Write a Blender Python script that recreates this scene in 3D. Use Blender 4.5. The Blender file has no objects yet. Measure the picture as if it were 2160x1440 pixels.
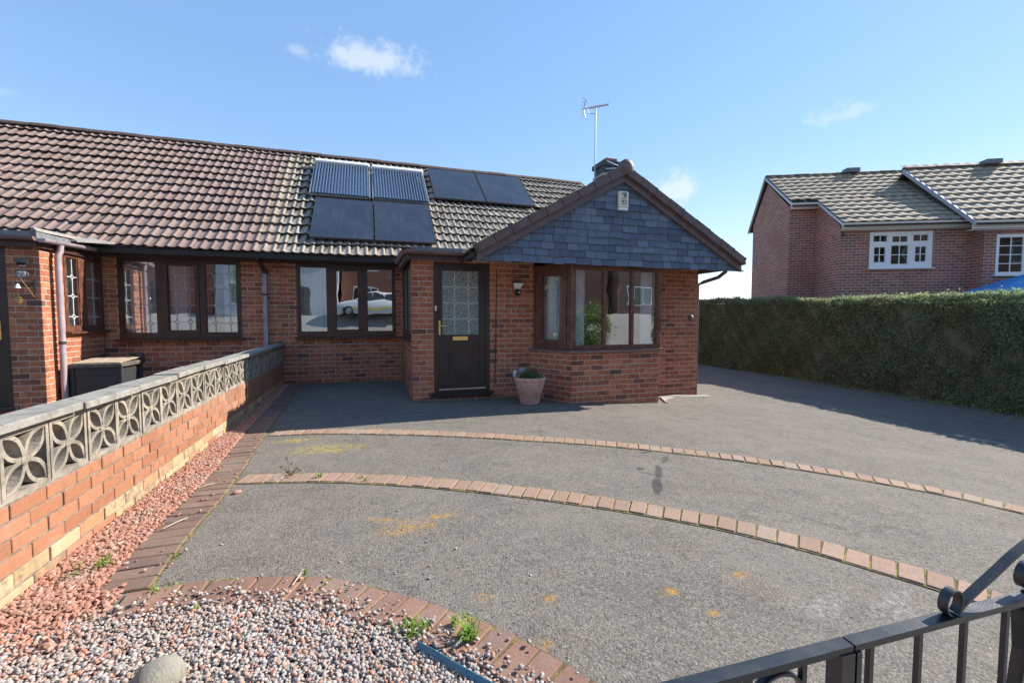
import bpy, math, random
import numpy as np
from mathutils import Vector, Matrix
R = math.radians
random.seed(7); RNG = np.random.default_rng(7)
SC = bpy.context.scene; COL = SC.collection

# ------------------------------------------------------------------ camera
CAMZ = 1.25; FPX = 920.0; YAW = R(18.06); PITCH = math.atan(48 / 920.0)
cd = bpy.data.cameras.new('camera'); cam = bpy.data.objects.new('camera', cd); COL.objects.link(cam)
cam.location = (0, 0, CAMZ); cam.rotation_euler = (R(90) - PITCH, 0, -YAW)
cd.sensor_width = 36; cd.lens = FPX / 2160 * 36; cd.clip_start = 0.02; cd.clip_end = 6000
SC.camera = cam

# ------------------------------------------------------------------ light
SUN = Vector((1.41, 0.12, 1.0)).normalized()
SUN_EL = math.asin(SUN.z); SUN_ROT = math.atan2(SUN.x, SUN.y)
sd = bpy.data.lights.new('sun', 'SUN'); sun = bpy.data.objects.new('sun', sd); COL.objects.link(sun)
sd.energy = 5.0; sd.angle = R(0.55); sd.color = (1.0, 0.93, 0.82)
sun.rotation_euler = (-SUN).to_track_quat('-Z', 'Y').to_euler(); sun.location = (20, 2, 20)

W = bpy.data.worlds.new('World'); SC.world = W; W.use_nodes = True
def build_world():
    nt = W.node_tree; N = nt.nodes; L = nt.links; N.clear()
    out = N.new('ShaderNodeOutputWorld'); bg = N.new('ShaderNodeBackground'); bg.inputs[1].default_value = 0.14
    sky = N.new('ShaderNodeTexSky'); sky.sky_type = 'NISHITA'; sky.sun_disc = False
    sky.sun_elevation = SUN_EL; sky.sun_rotation = SUN_ROT; sky.air_density = 1.0; sky.dust_density = 0.05; sky.ozone_density = 2.2
    tc = N.new('ShaderNodeTexCoord')
    nrm = N.new('ShaderNodeVectorMath'); nrm.operation = 'NORMALIZE'; L.new(tc.outputs['Generated'], nrm.inputs[0])
    D = nrm.outputs[0]
    def math_(op, a, b=None, c=None):
        m = N.new('ShaderNodeMath'); m.operation = op
        for i, v in enumerate((a, b, c)):
            if v is None: continue
            if isinstance(v, (int, float)): m.inputs[i].default_value = v
            else: L.new(v, m.inputs[i])
        return m.outputs[0]
    def dot(v):
        m = N.new('ShaderNodeVectorMath'); m.operation = 'DOT_PRODUCT'; L.new(D, m.inputs[0]); m.inputs[1].default_value = v
        return m.outputs['Value']
    noi = N.new('ShaderNodeTexNoise'); noi.inputs['Scale'].default_value = 26; noi.inputs['Detail'].default_value = 8; noi.inputs['Roughness'].default_value = .62
    L.new(D, noi.inputs['Vector'])
    noi2 = N.new('ShaderNodeTexNoise'); noi2.inputs['Scale'].default_value = 3.2; noi2.inputs['Detail'].default_value = 7; noi2.inputs['Roughness'].default_value = .6
    L.new(D, noi2.inputs['Vector'])
    total = None
    # small fair-weather clouds: azimuth from north, elevation, half width, half height (degrees), strength
    for az, el, w, h, s in ((0.4, 28.6, 6.6, 2.3, .62), (-7.4, 28.2, 1.5, 1.0, .32), (38.3, 15.2, 4.8, 2.2, .62), (54.0, 20.0, 3.0, 1.2, .42),
                            (-31.5, 18.6, 1.6, .8, .25), (-70, 24, 6, 2.4, .5), (118, 26, 6, 2.4, .5), (160, 20, 7, 2.6, .5), (-130, 27, 7, 2.6, .5), (-165, 16, 5, 2, .5)):
        a, e = R(az), R(el)
        C = Vector((math.sin(a) * math.cos(e), math.cos(a) * math.cos(e), math.sin(e)))
        Rt = Vector((math.cos(a), -math.sin(a), 0)); U = Rt.cross(C)
        dc = math_('MAXIMUM', dot(C), .05)
        u = math_('DIVIDE', math_('DIVIDE', dot(Rt), dc), math.tan(R(w))); v = math_('DIVIDE', math_('DIVIDE', dot(U), dc), math.tan(R(h)))
        # flatter base
        v = math_('MULTIPLY', v, math_('ADD', 1.0, math_('MULTIPLY', math_('LESS_THAN', v, 0), .45)))
        r = math_('SQRT', math_('ADD', math_('MULTIPLY', u, u), math_('MULTIPLY', v, v)))
        k = math_('ADD', math_('SUBTRACT', 1.0, r), math_('MULTIPLY', math_('SUBTRACT', noi.outputs['Fac'], .5), 3.0))
        mr = N.new('ShaderNodeMapRange'); mr.interpolation_type = 'SMOOTHSTEP'; L.new(k, mr.inputs[0]); mr.inputs[1].default_value = -.05; mr.inputs[2].default_value = 1.0
        front = math_('GREATER_THAN', dot(C), .6)
        m = math_('MULTIPLY', math_('MULTIPLY', mr.outputs[0], front), s)
        total = m if total is None else math_('MAXIMUM', total, m)
    # thin veil low in the sky, all round
    sep = N.new('ShaderNodeSeparateXYZ'); L.new(D, sep.inputs[0])
    mr = N.new('ShaderNodeMapRange'); mr.interpolation_type = 'SMOOTHSTEP'; L.new(sep.outputs['Z'], mr.inputs[0])
    mr.inputs[1].default_value = .34; mr.inputs[2].default_value = .0; mr.inputs[3].default_value = 0; mr.inputs[4].default_value = .55
    veil = math_('MULTIPLY', mr.outputs[0], math_('ADD', .75, math_('MULTIPLY', noi2.outputs['Fac'], .5)))
    total = math_('MINIMUM', math_('ADD', total, math_('MULTIPLY', veil, .5)), 1.0)
    gm = N.new('ShaderNodeHueSaturation'); gm.inputs['Hue'].default_value = .508; gm.inputs['Saturation'].default_value = 1.72; gm.inputs['Value'].default_value = 1.95
    ga = N.new('ShaderNodeGamma'); ga.inputs[1].default_value = .46; L.new(sky.outputs[0], ga.inputs[0]); L.new(ga.outputs[0], gm.inputs['Color'])
    mix = N.new('ShaderNodeMix'); mix.data_type = 'RGBA'; L.new(total, mix.inputs[0]); L.new(gm.outputs[0], mix.inputs[6])
    mix.inputs[7].default_value = (3.5, 3.75, 4.1, 1)
    L.new(mix.outputs[2], bg.inputs[0]); L.new(bg.outputs[0], out.inputs[0])
build_world()
SC.view_settings.view_transform = 'Standard'; SC.view_settings.look = 'None'
SC.view_settings.exposure = 0.95; SC.view_settings.gamma = 1.0; SC.view_settings.use_curve_mapping = False
SC.render.engine = 'CYCLES'
SC.cycles.max_bounces = 8; SC.cycles.transparent_max_bounces = 24; SC.cycles.use_denoising = True

# ------------------------------------------------------------------ helpers
WORLD = {}
def sp(t, w): return w * np.log1p(np.exp(np.clip(np.asarray(t, float) / w, -30, 30)))
def sst(t): t = np.clip(t, 0, 1); return t * t * (3 - 2 * t)
def g(x, y):
    x = np.asarray(x, float); y = np.asarray(y, float)
    z = -.065 * (sp(x - 2.6, .8) - sp(x - 6.8, .8))
    z = z + .028 * sp(np.minimum(y, 9) - 6.7, .3) / (1 + np.exp(np.clip((x - 1.2) / .2, -30, 30)))
    z = z - .33 * sst((.85 - y) / .5)
    return z
def gz(x, y): return float(g(x, y))
CR = Vector((math.cos(YAW), -math.sin(YAW), 0)); CF = Vector((math.sin(YAW) * math.cos(PITCH), math.cos(YAW) * math.cos(PITCH), -math.sin(PITCH))); CU = CR.cross(CF)
def proj(p):
    d = Vector(p) - Vector((0, 0, CAMZ)); z = d.dot(CF)
    if z < .05: return None
    return 1080 + FPX * d.dot(CR) / z, 720 - FPX * d.dot(CU) / z, z
def in_view(p, m=40):
    q = proj(p); return q is not None and -m < q[0] < 2160 + m and -m < q[1] < 1440 + m

class MB:
    def __init__(s): s.v = []; s.f = []; s.a = []
    def add(s, vs, fs, at=None):
        o = len(s.v); s.v += [tuple(v) for v in vs]; s.f += [tuple(i + o for i in f) for f in fs]
        if at is not None:
            s.a += [(0, 0, 0)] * (o - len(s.a)) + [tuple(t) for t in at]
        return s
    def box(s, x0, x1, y0, y1, z0, z1):
        vs = [(x0, y0, z0), (x1, y0, z0), (x1, y1, z0), (x0, y1, z0), (x0, y0, z1), (x1, y0, z1), (x1, y1, z1), (x0, y1, z1)]
        return s.add(vs, [(0, 3, 2, 1), (4, 5, 6, 7), (0, 1, 5, 4), (1, 2, 6, 5), (2, 3, 7, 6), (3, 0, 4, 7)])
    def obox(s, o, u, v, w):   # corner o, edge vectors u v w
        o, u, v, w = (Vector(q) for q in (o, u, v, w))
        if u.cross(v).dot(w) < 0: u, v = v, u
        vs = [o, o + u, o + u + v, o + v, o + w, o + u + w, o + u + v + w, o + v + w]
        return s.add(vs, [(0, 3, 2, 1), (4, 5, 6, 7), (0, 1, 5, 4), (1, 2, 6, 5), (2, 3, 7, 6), (3, 0, 4, 7)])
    def cbox(s, x0, x1, y0, y1, z0, z1, b):   # box with chamfered vertical+top edges (rounded look)
        def ring(z, k):
            return [(x0 + k + b, y0 + k, z), (x1 - k - b, y0 + k, z), (x1 - k, y0 + k + b, z), (x1 - k, y1 - k - b, z), (x1 - k - b, y1 - k, z), (x0 + k + b, y1 - k, z), (x0 + k, y1 - k - b, z), (x0 + k, y0 + k + b, z)]
        vs = ring(z0, 0) + ring(z1 - b, 0) + ring(z1, b * .9)
        fs = [tuple(range(7, -1, -1)), tuple(range(16, 24))]
        for r in (0, 8):
            for i in range(8): fs.append((r + i, r + (i + 1) % 8, r + 8 + (i + 1) % 8, r + 8 + i))
        return s.add(vs, fs)
    def prism(s, poly, d):     # poly list of 3D points (planar), extruded by vector d
        n = len(poly); d = Vector(d); poly = [Vector(p) for p in poly]
        nn = sum(((poly[i] - poly[0]).cross(poly[(i + 1) % n] - poly[0]) for i in range(n)), Vector())
        if nn.dot(d) > 0: poly = poly[::-1]
        vs = poly + [p + d for p in poly]
        fs = [tuple(range(n)), tuple(range(2 * n - 1, n - 1, -1))] + [(i, i + n, (i + 1) % n + n, (i + 1) % n) for i in range(n)]
        return s.add(vs, fs)
    def tube(s, path, r, n=8, caps=True, flat=1.0):
        path = [Vector(p) for p in path]; rs = r if isinstance(r, (list, tuple)) else [r] * len(path)
        vs = []; fs = []; up = None
        for i, p in enumerate(path):
            t = (path[min(i + 1, len(path) - 1)] - path[max(i - 1, 0)]).normalized()
            if up is None: up = Vector((0, 0, 1)) if abs(t.z) < .9 else Vector((1, 0, 0))
            a = t.cross(up).normalized(); b = a.cross(t).normalized(); up = b
            for k in range(n):
                q = 2 * math.pi * k / n
                vs.append(p + (a * math.cos(q) + b * math.sin(q) * flat) * rs[i])
        for i in range(len(path) - 1):
            for k in range(n): fs.append((i * n + k, i * n + (k + 1) % n, (i + 1) * n + (k + 1) % n, (i + 1) * n + k))
        if caps: fs.append(tuple(range(n - 1, -1, -1))); fs.append(tuple(range((len(path) - 1) * n, len(path) * n)))
        return s.add(vs, fs)
    def strip(s, path, width_dir, w, th, close=False):  # flat bar following a path, width along width_dir
        path = [Vector(p) for p in path]; wd = Vector(width_dir).normalized(); n = len(path); vs = []; fs = []
        for i, p in enumerate(path):
            t = (path[min(i + 1, n - 1)] - path[max(i - 1, 0)]).normalized(); m = wd.cross(t).normalized()
            vs += [p + wd * w / 2 + m * th / 2, p - wd * w / 2 + m * th / 2, p - wd * w / 2 - m * th / 2, p + wd * w / 2 - m * th / 2]
        for i in range(n - 1):
            for k in range(4): fs.append((i * 4 + k, i * 4 + (k + 1) % 4, (i + 1) * 4 + (k + 1) % 4, (i + 1) * 4 + k))
        fs.append((3, 2, 1, 0)); fs.append(tuple(range((n - 1) * 4, n * 4)))
        return s.add(vs, fs)
    def lathe(s, prof, c, n=24, axis='z'):
        vs = []; fs = []; m = len(prof)
        for k in range(n):
            a = 2 * math.pi * k / n
            for r, h in prof:
                if axis == 'z': vs.append((c[0] + r * math.cos(a), c[1] + r * math.sin(a), c[2] + h))
                elif axis == 'y': vs.append((c[0] + r * math.cos(a), c[1] + h, c[2] + r * math.sin(a)))
                else: vs.append((c[0] + h, c[1] + r * math.cos(a), c[2] + r * math.sin(a)))
        for k in range(n):
            k2 = (k + 1) % n
            for j in range(m - 1): fs.append((k * m + j, k2 * m + j, k2 * m + j + 1, k * m + j + 1))
        return s.add(vs, fs)
    def mesh(s, name, mat, smooth=False):
        me = bpy.data.meshes.new(name); me.from_pydata(s.v, [], s.f); me.update()
        if mat: me.materials.append(mat)
        if s.a:
            s.a += [(0, 0, 0)] * (len(s.v) - len(s.a))
            at = me.attributes.new('tuv', 'FLOAT_VECTOR', 'POINT'); at.data.foreach_set('vector', np.array(s.a, dtype=np.float32).ravel())
        if smooth:
            me.polygons.foreach_set('use_smooth', [True] * len(me.polygons))
            if smooth != 'all':
                me.set_sharp_from_angle(angle=R(smooth if not isinstance(smooth, bool) else 40))
        return me
    def build(s, name, mat, parent=None, smooth=False, **tags):
        me = s.mesh(name, mat, smooth)
        if parent is None and len(me.vertices):
            co = np.array(s.v); o = Vector(((co[:, 0].min() + co[:, 0].max()) / 2, (co[:, 1].min() + co[:, 1].max()) / 2, co[:, 2].min()))
            me.transform(Matrix.Translation(-o))
            return link(name, me, None, Matrix.Translation(o), **tags)
        return link(name, me, parent, None, **tags)
def link(name, data, parent=None, world=None, **tags):
    o = bpy.data.objects.new(name, data); COL.objects.link(o)
    world = world or Matrix.Identity(4)
    if parent is not None:
        o.parent = parent; o.matrix_parent_inverse = WORLD[parent.name].inverted()
    o.matrix_basis = world; WORLD[o.name] = world
    for k, v in tags.items():
        if v: o[k] = v
    return o
def thing(name, loc, label, category, group=None):
    return link(name, None, None, Matrix.Translation(Vector(loc)), label=label, category=category, group=group)
def part_copy(src, parent, world):   # copy of a part under its copied thing
    o = src.copy(); COL.objects.link(o); o.parent = parent; o.matrix_parent_inverse = WORLD[parent.name].inverted()
    o.matrix_basis = world; WORLD[o.name] = world; return o

# ------------------------------------------------------------------ materials
class NT:
    def __init__(s, name):
        s.m = bpy.data.materials.new(name); s.m.use_nodes = True; s.t = s.m.node_tree; s.N = s.t.nodes; s.L = s.t.links
        s.b = s.N['Principled BSDF']; s.out = s.N['Material Output']
    def new(s, t, **k):
        n = s.N.new(t)
        for a, v in k.items(): setattr(n, a, v)
        return n
    def set(s, sock, v):
        if hasattr(v, 'is_output') or isinstance(v, bpy.types.NodeSocket): s.L.new(v, sock)
        else: sock.default_value = v
    def math(s, op, *a, clamp=False):
        n = s.new('ShaderNodeMath', operation=op, use_clamp=clamp)
        for i, v in enumerate(a): s.set(n.inputs[i], v)
        return n.outputs[0]
    def vmath(s, op, *a):
        n = s.new('ShaderNodeVectorMath', operation=op)
        for i, v in enumerate(a): s.set(n.inputs[i], v)
        return n.outputs['Value'] if op in ('LENGTH', 'DOT_PRODUCT', 'DISTANCE') else n.outputs[0]
    def noise(s, vec, scale, detail=4, rough=.55, col=False):
        n = s.new('ShaderNodeTexNoise'); s.set(n.inputs['Vector'], vec); n.inputs['Scale'].default_value = scale
        n.inputs['Detail'].default_value = detail; n.inputs['Roughness'].default_value = rough
        return n.outputs['Color' if col else 'Fac']
    def voro(s, vec, scale, feature='F1', out='Distance', rnd=1.0):
        n = s.new('ShaderNodeTexVoronoi', feature=feature); s.set(n.inputs['Vector'], vec); n.inputs['Scale'].default_value = scale
        n.inputs['Randomness'].default_value = rnd; return n.outputs[out]
    def ramp(s, fac, stops, interp='LINEAR'):
        n = s.new('ShaderNodeValToRGB'); n.color_ramp.interpolation = interp; e = n.color_ramp.elements
        while len(e) < len(stops): e.new(.5)
        for el, (p, c) in zip(e, stops): el.position = p; el.color = (*c, 1) if len(c) == 3 else c
        s.set(n.inputs[0], fac); return n.outputs[0]
    def mix(s, fac, a, b, blend='MIX'):
        n = s.new('ShaderNodeMix', data_type='RGBA', blend_type=blend)
        s.set(n.inputs[0], fac)
        for i, v in ((6, a), (7, b)):
            if isinstance(v, tuple) and len(v) == 3: v = (*v, 1)
            s.set(n.inputs[i], v)
        return n.outputs[2]
    def smooth(s, v, a, b, lo=0., hi=1.):
        n = s.new('ShaderNodeMapRange', interpolation_type='SMOOTHSTEP'); s.set(n.inputs[0], v)
        for i, q in ((1, a), (2, b), (3, lo), (4, hi)): n.inputs[i].default_value = q
        return n.outputs[0]
    def pos(s): return s.new('ShaderNodeNewGeometry').outputs['Position']
    def obj(s): return s.new('ShaderNodeTexCoord').outputs['Object']
    def rnd(s):
        a = s.new('ShaderNodeNewGeometry').outputs['Random Per Island']; b = s.new('ShaderNodeObjectInfo').outputs['Random']
        return s.math('FRACT', s.math('ADD', a, s.math('MULTIPLY', b, 7.31)))
    def rnd2(s):
        a = s.new('ShaderNodeNewGeometry').outputs['Random Per Island']; b = s.new('ShaderNodeObjectInfo').outputs['Random']
        return s.math('FRACT', s.math('ADD', s.math('MULTIPLY', a, 13.7), s.math('MULTIPLY', b, 31.7)))
    def bump(s, h, strength=.5, dist=.01, prev=None):
        n = s.new('ShaderNodeBump'); n.inputs['Strength'].default_value = strength; n.inputs['Distance'].default_value = dist
        s.set(n.inputs['Height'], h)
        if prev is not None: s.L.new(prev, n.inputs['Normal'])
        return n.outputs[0]
    def fin(s, col=None, rough=None, nrm=None, metal=None, spec=None):
        if col is not None: s.set(s.b.inputs['Base Color'], (*col, 1) if isinstance(col, tuple) and len(col) == 3 else col)
        if rough is not None: s.set(s.b.inputs['Roughness'], rough)
        if nrm is not None: s.L.new(nrm, s.b.inputs['Normal'])
        if metal is not None: s.set(s.b.inputs['Metallic'], metal)
        if spec is not None: s.b.inputs['Specular IOR Level'].default_value = spec
        return s.m

def plain(name, col, rough=.5, metal=0., grain=.12, gscale=60, bump=0., bscale=200, spec=None):
    m = NT(name); p = m.pos(); n = m.noise(p, gscale, 5)
    lo = tuple(c * (1 - grain) for c in col); hi = tuple(min(1, c * (1 + grain)) for c in col)
    c = m.mix(m.smooth(n, .3, .7), lo, hi)
    nr = m.bump(m.noise(p, bscale, 3), bump, .004) if bump else None
    return m.fin(c, m.math('ADD', rough - .06, m.math('MULTIPLY', n, .12)), nr, metal, spec)

def brick_mat(name, stops, stain=(.05, .03, .025), stain_amt=.5, efflo=.0):
    m = NT(name); p = m.pos(); r = m.rnd(); r2 = m.rnd2()
    c = m.ramp(r, stops, 'LINEAR')
    big = m.noise(p, 3.0, 5); fine = m.noise(p, 90, 6, .65); mid = m.noise(p, 22, 4)
    c = m.mix(m.smooth(fine, .25, .75, .0, .25), c, m.mix(.5, c, (.02, .01, .008), 'MIX'))
    c = m.mix(m.smooth(m.math('ADD', mid, m.math('MULTIPLY', r2, .25)), .55, .85, 0, stain_amt), c, stain)
    if efflo: c = m.mix(m.smooth(m.math('ADD', big, m.math('MULTIPLY', mid, .5)), .82, 1.05, 0, efflo), c, (.55, .5, .44))
    salt = m.noise(p, 6.5, 6, .7); c = m.mix(m.smooth(salt, .62, .78, 0, .35), c, (.52, .42, .34))
    nr = m.bump(fine, .6, .005, m.bump(m.noise(p, 30, 4), .5, .008))
    return m.fin(c, .86, nr, spec=.25)

M = {}
M['brick'] = brick_mat('brick_red', [(0, (.17, .085, .07)), (.05, (.32, .115, .07)), (.25, (.43, .145, .078)), (.6, (.50, .18, .095)), (.85, (.55, .215, .12)), (1, (.39, .15, .09))], efflo=.12)
M['brick_orange'] = brick_mat('brick_orange', [(0, (.32, .135, .075)), (.3, (.37, .168, .095)), (.6, (.39, .18, .105)), (.85, (.34, .145, .08)), (1, (.41, .215, .135))], stain=(.20, .10, .06), stain_amt=.5, efflo=.16)
M['brick_buff'] = brick_mat('brick_buff', [(0, (.44, .29, .16)), (.35, (.50, .36, .21)), (.6, (.46, .23, .12)), (.8, (.52, .40, .25)), (1, (.42, .19, .09))], stain=(.12, .10, .09), stain_amt=.6, efflo=.3)
def mortar_mat():
    m = NT('mortar'); p = m.pos(); n = m.noise(p, 14, 5); f = m.noise(p, 160, 4)
    c = m.mix(m.smooth(n, .35, .7), (.58, .47, .38), (.42, .34, .27))
    return m.fin(c, .95, m.bump(f, .6, .004), spec=.1)
M['mortar'] = mortar_mat()
M['mortar_dark'] = plain('mortar_grey', (.20, .175, .15), .95, grain=.35, gscale=25, bump=.5)

def blob(m, p, cx, cy, rx, ry, rot=0, amp=.9, sc=7):
    d = m.vmath('SUBTRACT', p, (cx, cy, 0)); v = m.new('ShaderNodeVectorRotate', rotation_type='Z_AXIS'); m.L.new(d, v.inputs[0]); v.inputs['Angle'].default_value = -rot
    d = m.vmath('MULTIPLY', v.outputs[0], (1 / rx, 1 / ry, 0)); l = m.vmath('LENGTH', d)
    return m.math('SUBTRACT', 1.0, l)
def tarmac_mat():
    m = NT('tarmac'); p = m.pos()
    flat = m.vmath('MULTIPLY', p, (1, 1, 0))
    cell = m.voro(flat, 120, out='Color'); edge = m.voro(flat, 120); cell2 = m.voro(flat, 45, out='Color')
    g1 = m.new('ShaderNodeSeparateColor'); m.L.new(cell, g1.inputs[0]); g2 = m.new('ShaderNodeSeparateColor'); m.L.new(cell2, g2.inputs[0])
    big = m.noise(flat, .9, 6, .6); mid = m.noise(flat, 4.5, 6, .6); fine = m.noise(flat, 60, 5, .7); streak = m.noise(m.vmath('MULTIPLY', flat, (1.0, 2.6, 1)), 2.2, 5)
    c = m.ramp(g1.outputs[0], [(0, (.108, .096, .083)), (.35, (.167, .149, .129)), (.75, (.210, .188, .163)), (1, (.297, .265, .228))])
    c = m.mix(m.smooth(edge, .40, .85, 0, .7), c, (.07, .064, .060))
    c = m.mix(m.math('MULTIPLY', g2.outputs[1], .35), c, (.178, .160, .138))
    c = m.mix(m.smooth(big, .32, .68, 0, .42), c, (.225, .202, .174))
    c = m.mix(m.smooth(mid, .48, .8, 0, .40), c, (.092, .085, .08))
    c = m.mix(m.smooth(streak, .58, .8, 0, .35), c, (.255, .229, .197))
    # pits, worm-like hollows between the stones, hairline cracks
    pit = m.voro(flat, 34); pr = m.new('ShaderNodeSeparateColor'); m.L.new(m.voro(flat, 34, out='Color'), pr.inputs[0])
    c = m.mix(m.math('MULTIPLY', m.smooth(pit, .30, .12, 0, .8), m.math('GREATER_THAN', pr.outputs[0], .55)), c, (.055, .05, .047))
    wn = m.noise(flat, 24, 4, .6); worm = m.math('ABSOLUTE', m.math('SUBTRACT', wn, .5)); wm = m.noise(flat, 3.5, 4)
    c = m.mix(m.math('MULTIPLY', m.smooth(worm, .030, .008, 0, .7), m.smooth(wm, .42, .62)), c, (.06, .055, .052))
    lt = m.noise(flat, 15, 5, .7); c = m.mix(m.smooth(lt, .54, .72, 0, .5), c, (.275, .247, .212))
    dv = m.vmath('ADD', flat, m.vmath('MULTIPLY', m.vmath('SUBTRACT', m.noise(flat, 1.6, 5, .6, col=True), (.5, .5, .5)), (.9, .9, 0)))
    ce = m.voro(dv, .42, 'DISTANCE_TO_EDGE'); c = m.mix(m.math('MULTIPLY', m.smooth(ce, .0065, .002), m.smooth(m.noise(flat, .8, 3), .50, .58, 0, .4)), c, (.06, .054, .048))
    pat = m.noise(flat, 2.1, 7, .7); c = m.mix(m.smooth(pat, .52, .72, 0, .35), c, (.155, .125, .095)); c = m.mix(m.smooth(pat, .46, .30, 0, .35), c, (.10, .097, .095))
    # yellow and orange moss with its own ragged outline
    fr = m.noise(flat, 30, 6, .75); fr2 = m.noise(flat, 7, 6, .7); fr3 = m.noise(flat, 13, 5, .7)
    def moss(c, lst, col, lo=.55):
        t = None
        for b in lst:
            k = m.math('ADD', blob(m, p, *b), m.math('MULTIPLY', m.math('SUBTRACT', fr2, .5), 1.8))
            k = m.math('MAXIMUM', k, 0.)
            t = k if t is None else m.math('MAXIMUM', t, k)
        k = m.math('MULTIPLY', m.smooth(t, .0, .9), m.smooth(m.math('ADD', m.math('MULTIPLY', fr, .6), m.math('MULTIPLY', fr3, .4)), .44, .58))
        return m.mix(m.math('MULTIPLY', k, .8), c, col)
    c = moss(c, [(-.42, 4.5, .50, .24), (-.75, 4.9, .3, .12), (.3, 5.02, .9, .06, -.4)], (.40, .31, .04))
    c = moss(c, [(.2, 2.62, .24, .14), (.42, 2.72, .16, .06), (.05, 2.78, .2, .06, -.5)], (.43, .235, .035))
    c = moss(c, [(1.30, 1.63, .06, .04), (1.72, 1.64, .10, .04), (1.38, 1.45, .05, .03), (.47, 1.85, .06, .035), (.75, 1.75, .05, .05), (.62, 1.50, .05, .05), (1.9, 2.2, .12, .03)], (.38, .20, .03))
    # dark spill and scuffs
    for b, a in (((2.06, 2.76, .042, .26, -.62), .75), ((2.27, 3.02, .035, .22, -.6), .7), ((2.55, 3.30, .03, .18, -.8), .55), ((2.17, 3.13, .05, .028), .9), ((2.50, 3.53, .07, .022), .9), ((2.16, 3.02, .02, .14, .5), .6)):
        k = m.math('ADD', blob(m, p, *b), m.math('MULTIPLY', m.math('SUBTRACT', fr2, .5), 1.5))
        c = m.mix(m.smooth(k, .0, .4, 0, a), c, (.04, .039, .04))
    for b in ((2.95, 3.28, .2, .05, -.5), (1.92, 1.35, .22, .08, .2), (2.2, 1.25, .3, .1, .3)):
        k = m.math('ADD', blob(m, p, *b), m.math('MULTIPLY', m.math('SUBTRACT', fr2, .5), 1.2))
        c = m.mix(m.math('MULTIPLY', m.smooth(k, .0, .9, 0, .4), m.smooth(fr, .45, .62)), c, (.46, .45, .44))
    spk = m.voro(flat, 16, out='Distance'); c = m.mix(m.smooth(spk, .05, .035), c, (.42, .39, .35))
    h = m.math('ADD', m.math('MULTIPLY', m.math('SUBTRACT', 1.0, edge), .9), m.math('MULTIPLY', fine, .5))
    return m.fin(c, .93, m.bump(h, .6, .006, m.bump(mid, .3, .03)), spec=.2)
M['tarmac'] = tarmac_mat()
def paver_mat(name, stops, moss_amt=.5):
    m = NT(name); p = m.pos(); c = m.ramp(m.rnd(), stops); f = m.noise(p, 70, 6, .7); b = m.noise(p, 9, 5)
    c = m.mix(m.smooth(f, .3, .75, 0, .4), c, (.14, .07, .05)); c = m.mix(m.smooth(b, .5, .8, 0, .45), c, (.17, .13, .11))
    c = m.mix(m.smooth(m.voro(p, 45), .12, .05, 0, .5), c, (.45, .38, .33)); c = m.mix(m.smooth(m.noise(p, 3.2, 6, .7), .45, .75, 0, .5), c, (.27, .22, .19))
    return m.fin(c, .88, m.bump(f, .6, .005, m.bump(b, .5, .012)), spec=.2)
M['paver_pink'] = paver_mat('paver_pink', [(0, (.29, .20, .15)), (.4, (.33, .225, .17)), (.8, (.37, .25, .19)), (1, (.32, .26, .21))])
M['paver_brown'] = paver_mat('paver_brown', [(0, (.20, .125, .10)), (.4, (.25, .145, .11)), (.8, (.29, .165, .12)), (1, (.22, .15, .125))])
M['paver_dark'] = paver_mat('paver_dark', [(0, (.15, .11, .095)), (.4, (.19, .13, .105)), (.8, (.22, .15, .12)), (1, (.17, .14, .12))])
def moss_joint():
    m = NT('moss_joint'); p = m.pos(); f = m.noise(p, 18, 6, .7)
    c = m.ramp(f, [(.3, (.055, .05, .042)), (.5, (.12, .10, .035)), (.62, (.30, .25, .03)), (.75, (.10, .10, .03))])
    return m.fin(c, .95, m.bump(m.noise(p, 120, 4), .8, .008))
M['joint'] = moss_joint()
def stone_mat(name, stops, rough=.7):
    m = NT(name); c = m.ramp(m.rnd(), stops); p = m.pos(); f = m.noise(p, 120, 4, .7); dst = m.noise(p, 4, 5, .6)
    c = m.mix(m.smooth(f, .35, .75, 0, .3), c, (.1, .08, .07)); c = m.mix(m.smooth(dst, .42, .7, 0, .4), c, (.30, .265, .23)); return m.fin(c, rough, m.bump(f, .4, .003), spec=.3)
M['pebble'] = stone_mat('pebble_mixed', [(0, (.30, .29, .29)), (.15, (.43, .40, .37)), (.26, (.22, .215, .225)), (.38, (.48, .43, .385)), (.50, (.37, .16, .10)), (.63, (.44, .27, .20)), (.74, (.35, .335, .335)), (.88, (.47, .41, .36)), (1, (.38, .15, .085))])
M['chip'] = stone_mat('chip_red', [(0, (.34, .155, .11)), (.4, (.42, .21, .15)), (.8, (.38, .18, .125)), (.93, (.47, .29, .22)), (1, (.42, .36, .31))], .85)
M['soil'] = plain('soil', (.09, .07, .055), .95, grain=.4, bump=.8, bscale=90)
M['ground'] = plain('grass_ground', (.08, .10, .04), .95, grain=.4, gscale=2, bump=.5)
M['concrete'] = None
def concrete_mat(name, base, dark, amt=.6):
    m = NT(name); p = m.pos(); n = m.noise(p, 9, 7, .65); f = m.noise(p, 130, 5, .7); r = m.rnd(); b2 = m.noise(p, 28, 6, .7)
    c = m.mix(m.smooth(n, .4, .68, 0, amt), base, dark)
    c = m.mix(m.smooth(b2, .56, .72, 0, amt), c, (.07, .068, .055)); c = m.mix(m.math('MULTIPLY', r, .5), c, (.22, .20, .165)); drip = m.noise(m.vmath('MULTIPLY', p, (30, 30, 4)), 1.0, 5, .7); c = m.mix(m.smooth(drip, .55, .75, 0, .6), c, (.085, .08, .065))
    c = m.mix(m.smooth(f, .55, .75, 0, .4), c, (.5, .47, .42))
    return m.fin(c, .95, m.bump(f, .9, .006, m.bump(b2, .5, .01)), spec=.15)
M['block'] = concrete_mat('screen_block_concrete', (.40, .345, .285), (.15, .14, .12), .85)
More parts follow.
